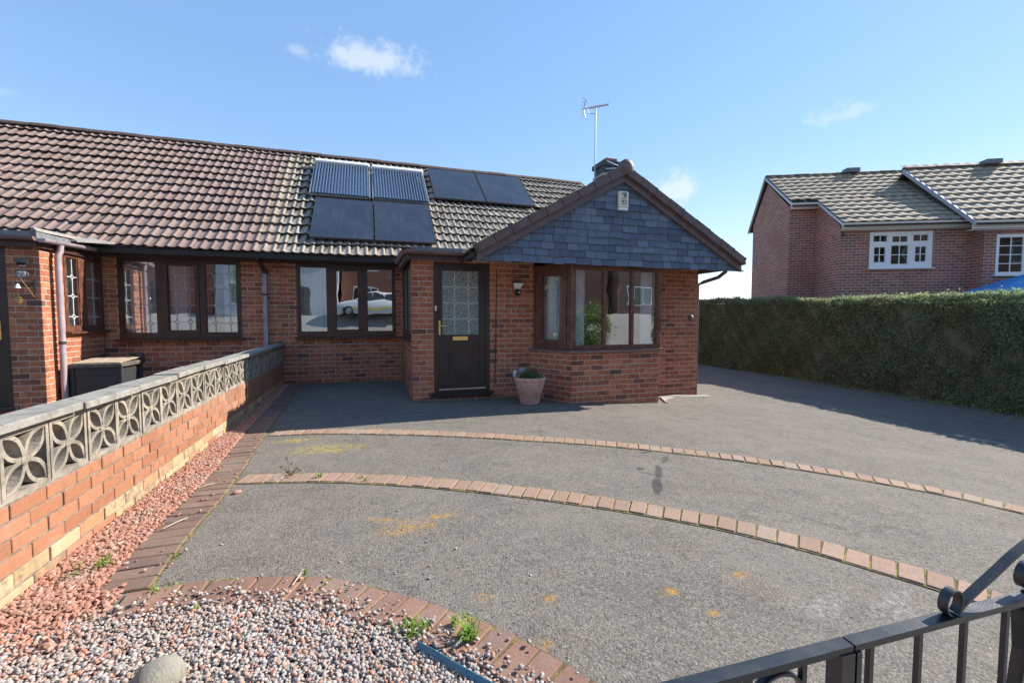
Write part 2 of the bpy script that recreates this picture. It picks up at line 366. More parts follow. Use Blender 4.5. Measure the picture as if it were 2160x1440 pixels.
M['coping'] = concrete_mat('coping_concrete', (.36, .345, .315), (.17, .165, .15), .8)
M['path'] = concrete_mat('footpath_concrete', (.36, .34, .31), (.24, .23, .21), .5)
def tile_mat(name, stops, weather):
    m = NT(name); p = m.pos(); c = m.ramp(m.rnd(), stops)
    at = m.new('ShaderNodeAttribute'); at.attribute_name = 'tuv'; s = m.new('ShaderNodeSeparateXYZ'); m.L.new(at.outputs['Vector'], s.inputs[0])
    f = m.noise(p, 75, 6, .7); b = m.noise(p, 7, 5, .6); bb = m.noise(p, .8, 4)
    c = m.mix(m.smooth(f, .3, .75, 0, .3), c, (.10, .075, .065))
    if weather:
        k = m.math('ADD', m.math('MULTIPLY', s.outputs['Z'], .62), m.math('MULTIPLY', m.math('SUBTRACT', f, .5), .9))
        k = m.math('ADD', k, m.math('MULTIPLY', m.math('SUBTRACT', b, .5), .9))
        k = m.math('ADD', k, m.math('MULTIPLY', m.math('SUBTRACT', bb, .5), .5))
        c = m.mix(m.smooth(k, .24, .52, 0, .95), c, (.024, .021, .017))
        l = m.noise(p, 42, 4, .7); c = m.mix(m.math('MULTIPLY', m.smooth(l, .60, .7), m.smooth(b, .5, .65, 0, .8)), c, (.42, .26, .08))
        c = m.mix(m.math('MULTIPLY', m.smooth(m.noise(p, 30, 5, .7), .57, .66), .5), c, (.46, .42, .36))
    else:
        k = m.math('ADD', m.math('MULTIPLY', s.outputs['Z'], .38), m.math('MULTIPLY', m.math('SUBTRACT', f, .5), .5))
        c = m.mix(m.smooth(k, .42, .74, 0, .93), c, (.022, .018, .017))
        xs = m.new('ShaderNodeSeparateXYZ'); m.L.new(p, xs.inputs[0])     # lichen creeping over from the party line
        q = m.math('ADD', m.smooth(xs.outputs['X'], -2.6, -1.5), m.math('MULTIPLY', m.math('SUBTRACT', b, .5), 1.0))
        c = m.mix(m.smooth(q, .7, 1.1, 0, .7), c, (.36, .32, .24))
    return m.fin(c, .82, m.bump(f, .5, .005), spec=.25)
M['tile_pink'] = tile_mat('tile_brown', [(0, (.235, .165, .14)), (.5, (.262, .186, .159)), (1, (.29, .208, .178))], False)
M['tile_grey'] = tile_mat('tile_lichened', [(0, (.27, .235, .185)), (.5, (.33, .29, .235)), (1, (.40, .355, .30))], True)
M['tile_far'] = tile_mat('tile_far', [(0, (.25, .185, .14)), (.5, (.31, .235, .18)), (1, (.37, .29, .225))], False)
M['tile_shade'] = plain('tile_underlay', (.04, .034, .03), .95)
M['ridge'] = plain('ridge_tile_clay', (.11, .075, .062), .75, grain=.3, gscale=20, bump=.3)
def slate_mat():
    m = NT('slate'); p = m.pos(); c = m.ramp(m.rnd(), [(0, (.075, .10, .145)), (.35, (.098, .130, .182)), (.7, (.125, .162, .22)), (1, (.16, .195, .25))])
    v = m.noise(m.vmath('MULTIPLY', p, (14, 14, 2.2)), 1.6, 5, .65); f = m.noise(p, 60, 5)
    c = m.mix(m.smooth(v, .55, .8, 0, .45), c, (.24, .27, .31)); c = m.mix(m.smooth(v, .45, .2, 0, .5), c, (.035, .045, .06))
    return m.fin(c, .62, m.bump(f, .35, .004, m.bump(v, .3, .006)), spec=.35)
M['slate'] = slate_mat()
M['dark_slate'] = plain('dark_slate', (.055, .065, .08), .65, grain=.35, gscale=14, bump=.3)
M['upvc'] = plain('brown_upvc', (.062, .032, .026), .32, grain=.25, gscale=8)
M['upvc_door'] = plain('brown_upvc_door', (.040, .024, .022), .38, grain=.2, gscale=6)
M['wood'] = plain('red_brown_frame', (.13, .052, .034), .4, grain=.35, gscale=10)
M['barge'] = plain('brown_fascia', (.125, .080, .074), .5, grain=.18, gscale=9)
M['gutter'] = plain('brown_gutter', (.16, .105, .108), .3, grain=.2, gscale=10)
M['soffit'] = plain('soffit_brown', (.05, .035, .03), .6)
M['pipe_lilac'] = plain('faded_downpipe', (.36, .29, .31), .45, grain=.15, gscale=6)
M['white'] = plain('white_upvc', (.78, .78, .80), .35, grain=.05)
M['cream'] = plain('cream_plastic', (.68, .64, .52), .45, grain=.08, gscale=30)
M['black'] = plain('black_plastic', (.02, .02, .022), .4)
M['iron'] = None
def iron_mat():
    m = NT('black_gate_paint'); p = m.pos(); f = m.noise(p, 220, 4, .6); b = m.noise(p, 14, 4); s = m.voro(p, 90)
    c = m.mix(m.smooth(b, .4, .7, 0, .5), (.014, .016, .020), (.03, .033, .04)); c = m.mix(m.smooth(s, .13, .06, 0, .5), c, (.22, .2, .17)); c = m.mix(m.smooth(m.noise(p, 45, 5, .7), .66, .72, 0, .8), c, (.16, .075, .035))
    return m.fin(c, m.math('ADD', .22, m.math('MULTIPLY', b, .22)), m.bump(f, .25, .002), spec=.6)
M['iron'] = iron_mat()
M['gold'] = plain('brass', (.75, .55, .22), .28, 1.0, grain=.1)
M['steel'] = plain('brushed_steel', (.6, .6, .62), .35, 1.0, grain=.1)
M['alu_dull'] = plain('dull_aluminium', (.42, .42, .43), .5, .8)
M['lead'] = plain('lead_flashing', (.16, .17, .19), .6, .0, grain=.3, gscale=12)
M['leadcame'] = plain('lead_came', (.34, .35, .37), .5, .5)
M['came_white'] = plain('pale_came', (.62, .63, .64), .5)
M['terracotta'] = None
def pot_mat():
    m = NT('terracotta_pot'); p = m.pos(); n = m.noise(p, 16, 6, .65); f = m.noise(p, 120, 4)
    c = m.mix(m.smooth(n, .35, .7), (.50, .26, .20), (.60, .42, .36)); c = m.mix(m.smooth(f, .55, .75, 0, .3), c, (.66, .55, .5))
    return m.fin(c, .8, m.bump(f, .3, .003))
M['terracotta'] = pot_mat()
def glass_mat(name, tint=(.93, .95, .95), refl=.11, wav=.0016, rough=0.0):
    m = NT(name); m.N.remove(m.b); p = m.pos()
    nr = m.bump(m.noise(p, 1.9, 2), 1.0, wav)
    gl = m.new('ShaderNodeBsdfGlossy'); gl.inputs['Roughness'].default_value = rough; m.L.new(nr, gl.inputs['Normal']); gl.inputs['Color'].default_value = (.95, .97, 1, 1)
    tr = m.new('ShaderNodeBsdfTransparent'); tr.inputs['Color'].default_value = (*tint, 1)
    lw = m.new('ShaderNodeLayerWeight'); lw.inputs['Blend'].default_value = .5
    k = m.math('ADD', refl, m.math('MULTIPLY', m.math('POWER', lw.outputs['Facing'], 5.0), .8), clamp=True)
    mx = m.new('ShaderNodeMixShader'); m.L.new(k, mx.inputs[0]); m.L.new(tr.outputs[0], mx.inputs[1]); m.L.new(gl.outputs[0], mx.inputs[2]); m.L.new(mx.outputs[0], m.out.inputs[0])
    return m.m
M['glass'] = glass_mat('window_glass', refl=.29)
M['far_glass'] = glass_mat('far_glass', (.55, .6, .6), .09)
M['car_glass'] = glass_mat('car_glass', (.12, .13, .14), .10)
def obscure_mat():
    m = NT('obscure_glass'); p = m.pos(); v = m.voro(p, 60); n = m.noise(p, 26, 4)
    c = m.mix(m.smooth(n, .35, .7), (.13, .15, .13), (.30, .32, .29))
    return m.fin(c, .12, m.bump(v, .8, .006, m.bump(n, .8, .02)), spec=.7)
M['obscure'] = obscure_mat()
def pv_mat():
    m = NT('solar_cell'); p = m.obj(); 
    f = m.noise(p, 1.4, 4); s = m.new('ShaderNodeSeparateXYZ'); m.L.new(p, s.inputs[0])
    st = m.noise(m.vmath('MULTIPLY', p, (24, 1.6, 3)), 1.0, 4, .7)
    c = m.mix(m.smooth(f, .3, .7), (.020, .025, .038), (.034, .041, .060)); c = m.mix(m.smooth(st, .52, .78, 0, .4), c, (.13, .15, .19))
    sp_ = m.voro(p, 9); c = m.mix(m.smooth(sp_, .035, .02, 0, .8), c, (.5, .5, .5))
    return m.fin(c, m.math('ADD', .20, m.math('MULTIPLY', st, .22)), None, spec=.6)
M['pv'] = pv_mat()
M['tubeglass'] = plain('evacuated_tube', (.07, .10, .16), .12, .0, grain=.2, spec=.9)
M['alu'] = plain('aluminium', (.72, .72, .73), .38, .85, grain=.06)
M['white_metal'] = plain('white_manifold', (.80, .80, .80), .4)
M['curtain'] = plain('curtain_cloth', (.84, .86, .90), .9, grain=.08, gscale=12)
M['net'] = plain('net_curtain', (.80, .82, .84), .95, grain=.15, gscale=18)
M['room'] = plain('room_wall', (.42, .40, .36), .9)
M['blue_plastic'] = plain('blue_plastic', (.03, .16, .24), .35)
M['blue_canvas'] = plain('blue_canvas', (.05, .24, .55), .7)
M['boxplastic'] = plain('charcoal_plastic', (.035, .036, .04), .5, grain=.2)
M['boxlid'] = plain('weathered_lid', (.40, .33, .24), .7, grain=.25, gscale=14)
M['rock'] = concrete_mat('boulder_stone', (.30, .28, .23), (.20, .19, .16), .5)
def leaf_mat(name, stops, rough=.5, trans=.25):
    m = NT(name); c = m.ramp(m.rnd(), stops)
    p = m.pos(); n = m.noise(p, 1.6, 4); c = m.mix(m.smooth(n, .35, .7, 0, .45), c, stops[-1][1])
    m.fin(c, rough, spec=.4)
    tl = m.new('ShaderNodeBsdfTranslucent'); m.L.new(c, tl.inputs[0]); mx = m.new('ShaderNodeMixShader'); mx.inputs[0].default_value = trans
    m.L.new(m.b.outputs[0], mx.inputs[1]); m.L.new(tl.outputs[0], mx.inputs[2]); m.L.new(mx.outputs[0], m.out.inputs[0]); return m.m
M['hedge'] = leaf_mat('hedge_leaf', [(0, (.12, .175, .105)), (.4, (.17, .23, .135)), (.75, (.21, .27, .145)), (.93, (.31, .28, .13)), (1, (.155, .215, .15))], .5, .4)
def hedge_leaf():
    m = NT('hedge_leaf_patchy'); c = m.ramp(m.rnd(), [(0, (.16, .23, .13)), (.4, (.22, .30, .165)), (.75, (.27, .35, .18)), (.93, (.38, .36, .17)), (1, (.21, .29, .20))]); p = m.pos()
    a = m.noise(p, 1.3, 5, .65); b = m.noise(p, 3.7, 5, .65); d = m.noise(p, .55, 3)
    c = m.mix(m.smooth(a, .48, .70, 0, .65), c, (.21, .175, .085)); c = m.mix(m.smooth(b, .55, .75, 0, .6), c, (.13, .21, .15)); c = m.mix(m.smooth(d, .45, .65, 0, .4), c, (.25, .27, .12)); c = m.mix(m.smooth(b, .40, .25, 0, .6), c, (.15, .105, .055))
    m.fin(c, .5, spec=.4); tl = m.new('ShaderNodeBsdfTranslucent'); m.L.new(c, tl.inputs[0]); mx = m.new('ShaderNodeMixShader'); mx.inputs[0].default_value = .48
    m.L.new(m.b.outputs[0], mx.inputs[1]); m.L.new(tl.outputs[0], mx.inputs[2]); m.L.new(mx.outputs[0], m.out.inputs[0]); return m.m
M['hedge'] = hedge_leaf()
M['hedge_core'] = plain('hedge_twigs', (.09, .095, .055), .95, grain=.4, gscale=6)
M['grass_bright'] = leaf_mat('grass_blade', [(0, (.14, .26, .03)), (.5, (.20, .34, .05)), (1, (.30, .40, .10))], .5, .35)
M['weed_dark'] = leaf_mat('weed_dark', [(0, (.07, .045, .025)), (.5, (.10, .06, .03)), (1, (.08, .09, .03))])
M['weed_leaf'] = leaf_mat('weed_leaf', [(0, (.14, .22, .05)), (.5, (.22, .30, .08)), (1, (.20, .20, .08))])
M['plant'] = leaf_mat('pot_plant', [(0, (.05, .09, .03)), (.6, (.09, .14, .05)), (1, (.12, .18, .06))])
M['bush'] = leaf_mat('bush_leaf', [(0, (.08, .13, .03)), (.5, (.14, .20, .05)), (1, (.22, .28, .08))])
M['conifer'] = leaf_mat('conifer', [(0, (.03, .05, .025)), (1, (.06, .08, .035))])
M['bark'] = plain('bark', (.10, .075, .05), .95, grain=.4, gscale=20, bump=.8)
M['stick'] = plain('dry_stick', (.42, .35, .26), .9)
def far_brick():
    m = NT('far_brickwork'); p = m.pos()
    uv = m.new('ShaderNodeAttribute'); uv.attribute_name = 'tuv'
    b = m.new('ShaderNodeTexBrick'); m.L.new(uv.outputs['Vector'], b.inputs['Vector']); b.inputs['Scale'].default_value = 1.0
    b.inputs['Brick Width'].default_value = .22; b.inputs['Row Height'].default_value = .08; b.inputs['Mortar Size'].default_value = .007; b.inputs['Mortar Smooth'].default_value = .2; b.inputs['Bias'].default_value = -.1
    b.inputs['Color1'].default_value = (.38, .155, .118, 1); b.inputs['Color2'].default_value = (.18, .095, .085, 1); b.inputs['Mortar'].default_value = (.56, .46, .42, 1)
    n = m.noise(p, 1.1, 5); c = m.mix(m.smooth(n, .45, .7, 0, .6), b.outputs[0], (.27, .125, .098))
    f = m.noise(p, 40, 4); c = m.mix(m.smooth(f, .4, .8, 0, .3), c, (.06, .03, .03))
    return m.fin(c, .9, m.bump(b.outputs['Fac'], -.5, .01))
M['far_brick'] = far_brick()

# ------------------------------------------------------------------ ground, road, driveway
def sheet(xs, ys, zf):
    mb = MB(); X, Y = np.meshgrid(xs, ys); Z = zf(X, Y); nx, ny = len(xs), len(ys)
    vs = np.stack([X, Y, Z], -1).reshape(-1, 3).tolist()
    fs = [(j * nx + i, j * nx + i + 1, (j + 1) * nx + i + 1, (j + 1) * nx + i) for j in range(ny - 1) for i in range(nx - 1)]
    return mb.add(vs, fs)
def road_z(x, y):
    x = np.asarray(x, float); y = np.asarray(y, float)
    return np.where(y > .4, g(x, y), -.33 + .0 * x) - .10 * sst((-1.4 - y) / .2) + 1.95 * sst((-6.6 - y) / 3.4)
gx = np.concatenate([[-3000, -600, -120, -50, -25], np.linspace(-15, 16, 63), [22, 30, 60, 200, 700, 3000]])
gy = np.concatenate([[-3000, -500, -120, -40, -22], np.linspace(-14, 16, 61), [22, 32, 60, 150, 600, 3000]])
def ground_z(X, Y):
    z = road_z(X, Y) - .06
    far = sst((np.hypot(X - 1, Y - 4) - 17) / 12); z = z * (1 - far) - 2.2 * far * (Y > -8)
    return z
sheet(gx, gy, ground_z).build('ground', M['ground'], kind='structure')
sheet(np.linspace(-1.53, 10.4, 120), np.linspace(.42, 15.5, 152), lambda X, Y: g(X, Y)).build('driveway', M['tarmac'], kind='structure', smooth='all')
sheet(np.linspace(-30, 30, 41), np.linspace(-7.0, -1.62, 12), lambda X, Y: road_z(X, Y) + .0).build('road', plain('road_asphalt', (.14, .135, .13), .9, grain=.3, gscale=30, bump=.6), kind='structure')
sheet(np.linspace(-30, 30, 41), np.linspace(-1.38, .40, 5), lambda X, Y: X * 0 - .32).build('pavement', M['path'], kind='structure')
kb = MB()
for i in range(40): kb.box(-18 + i * .915, -18 + i * .915 + .905, -1.52, -1.385, -.46, -.315)
kb.build('kerb', M['path'], kind='structure')
sheet(np.linspace(-9.5, -1.62, 30), np.linspace(.42, 8.9, 30), lambda X, Y: X * 0 + .0 - .33 * sst((.85 - Y) / .5)).build('neighbour_path', plain('neighbour_tarmac', (.10, .085, .07), .95, grain=.3, gscale=12, bump=.6), kind='structure')

# ------------------------------------------------------------------ brickwork
BL, BC, J = .22, .08, .0115          # brick pitch, course pitch, joint
BT = .06                             # brick depth behind the face
_bm = {}
def brick_template(l, h, t, key=''):
    k = (round(l, 3), round(h, 3), round(t, 3), key)
    if k in _bm: return _bm[k]
    mb = MB(); c = .0025; rr = random.Random(hash(k) & 0xffff)
    def j(): return rr.uniform(-.0008, .0008)
    mid = [(0, 0), (l, 0), (l, h), (0, h)]; fr = [(c, c), (l - c, c), (l - c, h - c), (c, h - c)]
    vs = [(x, t, z) for x, z in mid] + [(x, c, z) for x, z in mid] + [(x + j(), j(), z + j()) for x, z in fr]
    fs = [(8, 9, 10, 11)]
    for i in range(4):
        n = (i + 1) % 4; fs += [(4 + i, 4 + n, 8 + n, 8 + i), (i, n, 4 + n, 4 + i)]
    fs.append((3, 2, 1, 0))
    mb.add(vs, fs); _bm[k] = mb; return mb
_bmesh = {}
class Masonry:
    """collects bricks of one thing; the largest in view become single parts"""
    def __init__(s, mat, name='brick'): s.items = []; s.mat = mat; s.name = name; s.backs = {}
    def brick(s, o, u, n, l, h, t=BT, mat=None):     # o lower corner on face, u along, n outward normal
        s.items.append((Vector(o), Vector(u), Vector(n), l, h, t, mat or s.mat))
    def panel(s, o, u, n, width, z0, z1, holes=(), rowlock=(), off=0, t=BT, back=None, course0=None, mat=None):
        o = Vector(o); u = Vector(u).normalized(); n = Vector(n).normalized(); base = z0 if course0 is None else course0
        holes = list(holes) + list(rowlock)
        k = math.floor((z0 - base) / BC + 1e-6)
        while base + k * BC < z1 - .01:
            za = max(z0, base + k * BC); zb = min(z1, base + (k + 1) * BC) - J
            if zb - za < .012: k += 1; continue
            st = -((k % 2) * BL / 2) - off
            segs = []
            a = st
            while a < width - .004:
                segs.append((max(a, 0), min(a + BL, width + J) - J)); a += BL
            for sa, sb in segs:
                if sb - sa < .014: continue
                rects = [(sa, sb, za, zb)]
                for (h0, h1, hz0, hz1) in holes:
                    new = []
                    for (a0, a1, b0, b1) in rects:
                        if a1 <= h0 or a0 >= h1 or b1 <= hz0 or b0 >= hz1: new.append((a0, a1, b0, b1)); continue
                        if a0 < h0 - .001: new.append((a0, h0 - .001, b0, b1))
                        if a1 > h1 + .001: new.append((h1 + .001, a1, b0, b1))
                        m0, m1 = max(a0, h0), min(a1, h1)
                        if b0 < hz0 - .001: new.append((m0, m1, b0, hz0 - .001))
                        if b1 > hz1 + .001: new.append((m0, m1, hz1 + .001, b1))
                    rects = new
                for (a0, a1, b0, b1) in rects:
                    if a1 - a0 > .014 and b1 - b0 > .012:
                        s.brick(o + u * a0 + Vector((0, 0, b0)) - n * random.uniform(0, .002), u, n, a1 - a0, b1 - b0, t, mat)
            k += 1
        for (r0, r1, rz0, rz1) in rowlock:
            cnt = max(1, round((r1 - r0) / .078)); w = (r1 - r0) / cnt
            for i in range(cnt): s.brick(o + u * (r0 + i * w) + Vector((0, 0, rz0)), u, n, w - J, rz1 - rz0 - J, t, mat)
        # mortar backing, recessed 6 mm, with the openings left out
        bk = s.backs.setdefault(back or 'wall', MB())
        hs = [h for h in holes if h not in list(rowlock)]
        zs = sorted({z0, z1, *[min(max(h[2], z0), z1) for h in hs], *[min(max(h[3], z0), z1) for h in hs]})
        for zi in range(len(zs) - 1):
            zc = (zs[zi] + zs[zi + 1]) / 2; xs = [(.006, width - .006)]
            if zs[zi + 1] - zs[zi] < .001: continue
            for h in hs:
                if h[2] < zc < h[3]:
                    xs = [q for a, b in xs for q in ((a, min(b, h[0])), (max(a, h[1]), b)) if q[1] - q[0] > .002]
            for a, b in xs:
                bk.obox(o + u * a + Vector((0, 0, zs[zi])) - n * .0055, u * (b - a), -n * .12, Vector((0, 0, zs[zi + 1] - zs[zi])))
    def build(s, parent, limit=300, backmat='mortar', wallname='wall', stuffname='brickwork', grp=None):
        wall = None
        for nm, mb in s.backs.items(): wall = mb.build(nm, M[backmat], parent)
        wall = wall or parent
        def size(it):
            o, u, n, l, h, t, mt = it; c = o + u * l / 2 + Vector((0, 0, h / 2)); d = Vector((0, 0, CAMZ)) - c
            if not in_view(c): return -1.0 / d.length
            return l * h * max(n.dot(d), .0) / d.length ** 3
        s.items.sort(key=size, reverse=True)
        rest = {}
        for i, it in enumerate(s.items):
            o, u, n, l, h, t, mt = it
            mw = Matrix(((u.x, -n.x, 0, o.x), (u.y, -n.y, 0, o.y), (u.z, -n.z, 1, o.z), (0, 0, 0, 1)))
            tmp = brick_template(l, h, t)
            if i < limit and size(it) > 0:
                key = (round(l, 3), round(h, 3), round(t, 3), mt)
                if key not in _bmesh: _bmesh[key] = tmp.mesh(s.name, M[mt])
                rot = Matrix.Rotation(random.uniform(-.002, .002), 4, 'Z')
                link(s.name, _bmesh[key], wall, mw @ rot)
            else:
                mb = rest.setdefault(mt, MB()); mb.add([mw @ Vector(v) for v in tmp.v], tmp.f)
        for mt, mb in rest.items(): mb.build(stuffname, M[mt], wall, kind='stuff')
        return wall

# ------------------------------------------------------------------ roof tiles
TW, TG = .30, .317
def tile_template(seed=0):
    rr = random.Random(seed); xs = []; prof = []
    for r in range(2):
        b = r * .15
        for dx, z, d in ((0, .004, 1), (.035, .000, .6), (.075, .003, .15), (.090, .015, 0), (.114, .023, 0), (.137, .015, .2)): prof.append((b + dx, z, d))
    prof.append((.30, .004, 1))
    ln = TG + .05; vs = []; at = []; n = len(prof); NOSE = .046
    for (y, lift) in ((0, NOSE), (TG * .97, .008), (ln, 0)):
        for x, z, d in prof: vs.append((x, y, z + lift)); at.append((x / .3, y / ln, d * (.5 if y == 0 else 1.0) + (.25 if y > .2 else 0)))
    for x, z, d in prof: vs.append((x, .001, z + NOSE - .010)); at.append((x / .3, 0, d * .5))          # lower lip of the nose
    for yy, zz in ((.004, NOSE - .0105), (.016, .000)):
        for x, z, d in prof: vs.append((x, yy, z + zz)); at.append((x / .3, 0, 2.2))                      # gap under it, its shade painted in as near-black colour
    fs = []
    for r in range(2):
        for i in range(n - 1): fs.append((r * n + i, r * n + i + 1, (r + 1) * n + i + 1, (r + 1) * n + i))
    for i in range(n - 1): fs.append((3 * n + i, 3 * n + i + 1, i + 1, i)); fs.append((5 * n + i, 5 * n + i + 1, 4 * n + i + 1, 4 * n + i))
    return vs, fs, at
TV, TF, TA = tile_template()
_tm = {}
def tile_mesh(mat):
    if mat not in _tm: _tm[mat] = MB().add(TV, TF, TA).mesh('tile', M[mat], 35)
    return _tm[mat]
def lay_tiles(parent, mat, o, u, up, x0, x1, nrows, limit=300, skip=None, stagger=False):
    """o: eave point, u: along eave, up: up the slope (unit vectors)"""
    o, u, up = Vector(o), Vector(u), Vector(up); nn = u.cross(up).normalized(); spots = []
    k0 = math.floor(x0 / TW + .001)
    for r in range(nrows):
        x = x0
        while x < x1 - .05:
            p = o + u * x + up * (r * TG)
            if not (skip and skip(p + u * .15 + up * .16)):
                a = random.gauss(0, .008); b = random.gauss(0, .010)
                ua = (u * math.cos(a) + up * math.sin(a)); upa = (up * math.cos(a) - u * math.sin(a) + nn * b).normalized(); na = ua.cross(upa)
                q = p + nn * random.uniform(0, .005) + up * (random.gauss(0, .005) + .010 * math.sin(x * 1.1 + r * .7) + .006 * math.sin(x * 2.9 + r * 2.1)) + nn * .010 * math.sin(x * .8 + r * .35)
                spots.append(Matrix(((ua.x, upa.x, na.x, q.x), (ua.y, upa.y, na.y, q.y), (ua.z, upa.z, na.z, q.z), (0, 0, 0, 1))))
            x += TW
    def key(m):
        c = m @ Vector((.15, .16, 0)); return (c - Vector((0, 0, CAMZ))).length + (0 if in_view(c, 10) else 1000)
    spots.sort(key=key); me = tile_mesh(mat); rest = MB()
    for i, mw in enumerate(spots):
        if i < limit and key(mw) < 900: link('tile', me, parent, mw)
        else: rest.add([mw @ Vector(v) for v in TV], TF, TA)
    if rest.v: rest.build('tiling', M[mat], parent, smooth=35, kind='stuff')
def ridge_tiles(parent, a, b, mat, r=.11, ln=.45, n=7):
    a, b = Vector(a), Vector(b); d = (b - a); cnt = max(1, round(d.length / ln)); st = d / cnt; t = d.normalized(); side = t.cross(Vector((0, 0, 1))).normalized()
    mb = MB(); vs = []; L_ = st.length - .008
    for s_ in (0, L_):
        for rr_ in (r, r - .016):
            for k in range(n): q = math.pi * k / (n - 1); vs.append((rr_ * math.cos(q), s_, rr_ * .8 * math.sin(q)))
    fs = []
    for k in range(n - 1):
        fs += [(k, k + 1, 2 * n + k + 1, 2 * n + k), (n + k + 1, n + k, 3 * n + k, 3 * n + k + 1), (k + 1, k, n + k, n + k + 1), (2 * n + k, 2 * n + k + 1, 3 * n + k + 1, 3 * n + k)]
    me = mb.add(vs, fs).mesh('ridge_tile', M[mat], 40)
    for i in range(cnt):
        p = a + st * i + Vector((0, 0, random.uniform(-.008, .008)))
        link('ridge_tile', me, parent, Matrix(((side.x, t.x, 0, p.x), (side.y, t.y, 0, p.y), (0, t.z, 1, p.z), (0, 0, 0, 1))))

def gutter(name, parent, a, b, mat, r=.055, caps=True):
    a, b = Vector(a), Vector(b); t = (b - a).normalized(); s = t.cross(Vector((0, 0, 1))).normalized(); n = 9; vs = []; fs = []
    for p in (a, b):
        for rr in (r, r - .006):
            for k in range(n): q = math.pi + math.pi * k / (n - 1); vs.append(p + s * rr * math.cos(q) + Vector((0, 0, 1)) * rr * math.sin(q) * 1.0)
    for k in range(n - 1):
        fs += [(k, k + 1, 2 * n + k + 1, 2 * n + k), (n + k + 1, n + k, 3 * n + k, 3 * n + k + 1)]
    fs += [(0, 2 * n, 3 * n, n), (n - 1, 2 * n - 1, 4 * n - 1, 3 * n - 1)]
    if caps:
        fs += [tuple(range(n)), tuple(range(3 * n - 1, 2 * n - 1, -1))]
    mb = MB().add(vs, fs)
    L_ = (b - a).length; q = .35
    while q < L_ - .1:     # brackets
        p = a + t * q; mb.strip([p + s * (r + .004) * math.cos(w) + Vector((0, 0, (r + .004) * math.sin(w))) for w in [math.pi + math.pi * i / 8 for i in range(9)]], t, .022, .005); q += .9
    return mb.build(name, M[mat], parent, smooth=35)

# ------------------------------------------------------------------ windows
def window(parent, o, u, n, w, z0, z1, lights, mat='upvc', glass='glass', depth=.06, sill=True, cames=None, sillmat=None, outer=.055, blank=None, label=None):
    """lights: list of (u0,u1,v0,v1, sash) pane openings in local metres from lower left. One window part: frame with pane / sill / sash children"""
    o, u, n = Vector(o), Vector(u).normalized(), Vector(n).normalized(); Z = Vector((0, 0, 1)); h = z1 - z0; o = o + Z * z0
    def bar(mb, a0, a1, b0, b1, d0, d1): mb.obox(o + u * a0 + Z * b0 + n * d0, u * (a1 - a0), Z * (b1 - b0), n * (d1 - d0))
    fr = MB()
    fr_in = -depth
    # frame = full rectangle minus the light openings, split on a grid so that nothing overlaps
    xs = sorted({0, w, *[round(l[0], 4) for l in lights], *[round(l[1], 4) for l in lights]}); 
    for i in range(len(xs) - 1):
        xc = (xs[i] + xs[i + 1]) / 2; zz = [(0, h)]
        for l in lights:
            if l[0] < xc < l[1]: zz = [q for a, b in zz for q in ((a, min(b, l[2])), (max(a, l[3]), b)) if q[1] - q[0] > .001]
        for a, b in zz: bar(fr, xs[i], xs[i + 1], a, b, fr_in, 0)
    f = fr.build('window', M[mat], parent, label=label)
    for l in lights:
        g0 = MB(); bar(g0, l[0] - .004, l[1] + .004, l[2] - .004, l[3] + .004, -.035, -.029); g0.build('pane', M[glass], f)
        bead = MB(); k = .012
        for (a0, a1, b0, b1) in ((l[0], l[1], l[2], l[2] + k), (l[0], l[1], l[3] - k, l[3]), (l[0], l[0] + k, l[2] + k, l[3] - k), (l[1] - k, l[1], l[2] + k, l[3] - k)): bar(bead, a0, a1, b0, b1, -.028, -.012)
        bead.build('glazing_bead', M[mat], f)
        if l[4]:   # opening casement stands proud of the frame
            e = .055; sm = MB()
            for (a0, a1, b0, b1) in ((l[0] - e, l[1] + e, l[2] - e, l[2]), (l[0] - e, l[1] + e, l[3], l[3] + e), (l[0] - e, l[0], l[2], l[3]), (l[1], l[1] + e, l[2], l[3])): bar(sm, a0, a1, b0, b1, .002, .016)
            sm.build('casement', M[mat], f)
        if cames: cames(f, o, u, n, l)
    if sill:
        s = MB(); s.prism([o + u * -.04 + n * -.02 + Z * -.03, o + u * -.04 + n * .075 + Z * -.035, o + u * -.04 + n * .075 + Z * -.012, o + u * -.04 + n * -.02 + Z * -.001], u * (w + .08)); s.build('sill', M[sillmat or mat], f)
    return f
def lead_lattice(mat, cols, rows, wd=.010):
    def fn(f, o, u, n, l):
        Z = Vector((0, 0, 1)); mb = MB(); W_ = l[1] - l[0]; H_ = l[3] - l[2]
        def P(a, b): return o + u * (l[0] + a) + Z * (l[2] + b) - n * .027
        def seg(a, b, c, d):
            p, q = P(a, b), P(c, d); t = (q - p).normalized(); s = n.cross(t); mb.obox(p - s * wd / 2, q - p, s * wd, n * .004)
        dx, dz = .030, .040
        for c in cols:
            x = c * W_; zs = [r * H_ for r in rows]
            for z in zs:
                for sx, sz in ((1, 1), (1, -1), (-1, -1), (-1, 1)):
                    seg(x + sx * dx, z, x, z + sz * dz)
            prev = 0
            for z in zs:
                if z - dz > prev: seg(x, prev, x, z - dz)
                prev = z + dz
            if H_ > prev: seg(x, prev, x, H_)
        xs = [c * W_ for c in cols]
        for r in rows:
            z = r * H_; prev = 0
            for x in xs:
                if x - dx > prev: seg(prev, z, x - dx, z)
                prev = x + dx
            seg(prev, z, W_, z)
        mb.build('leading', M[mat], f)
    return fn
def room(parent, x0, x1, y0, y1, z0, z1):
    mb = MB(); t = .02
    mb.box(x0, x1, y1, y1 + t, z0, z1); mb.box(x0 - t, x0, y0, y1, z0, z1); mb.box(x1, x1 + t, y0, y1, z0, z1); mb.box(x0, x1, y0, y1, z0 - t, z0); mb.box(x0, x1, y0, y1, z1, z1 + t)
    return mb.build('interior', M['room'], parent)
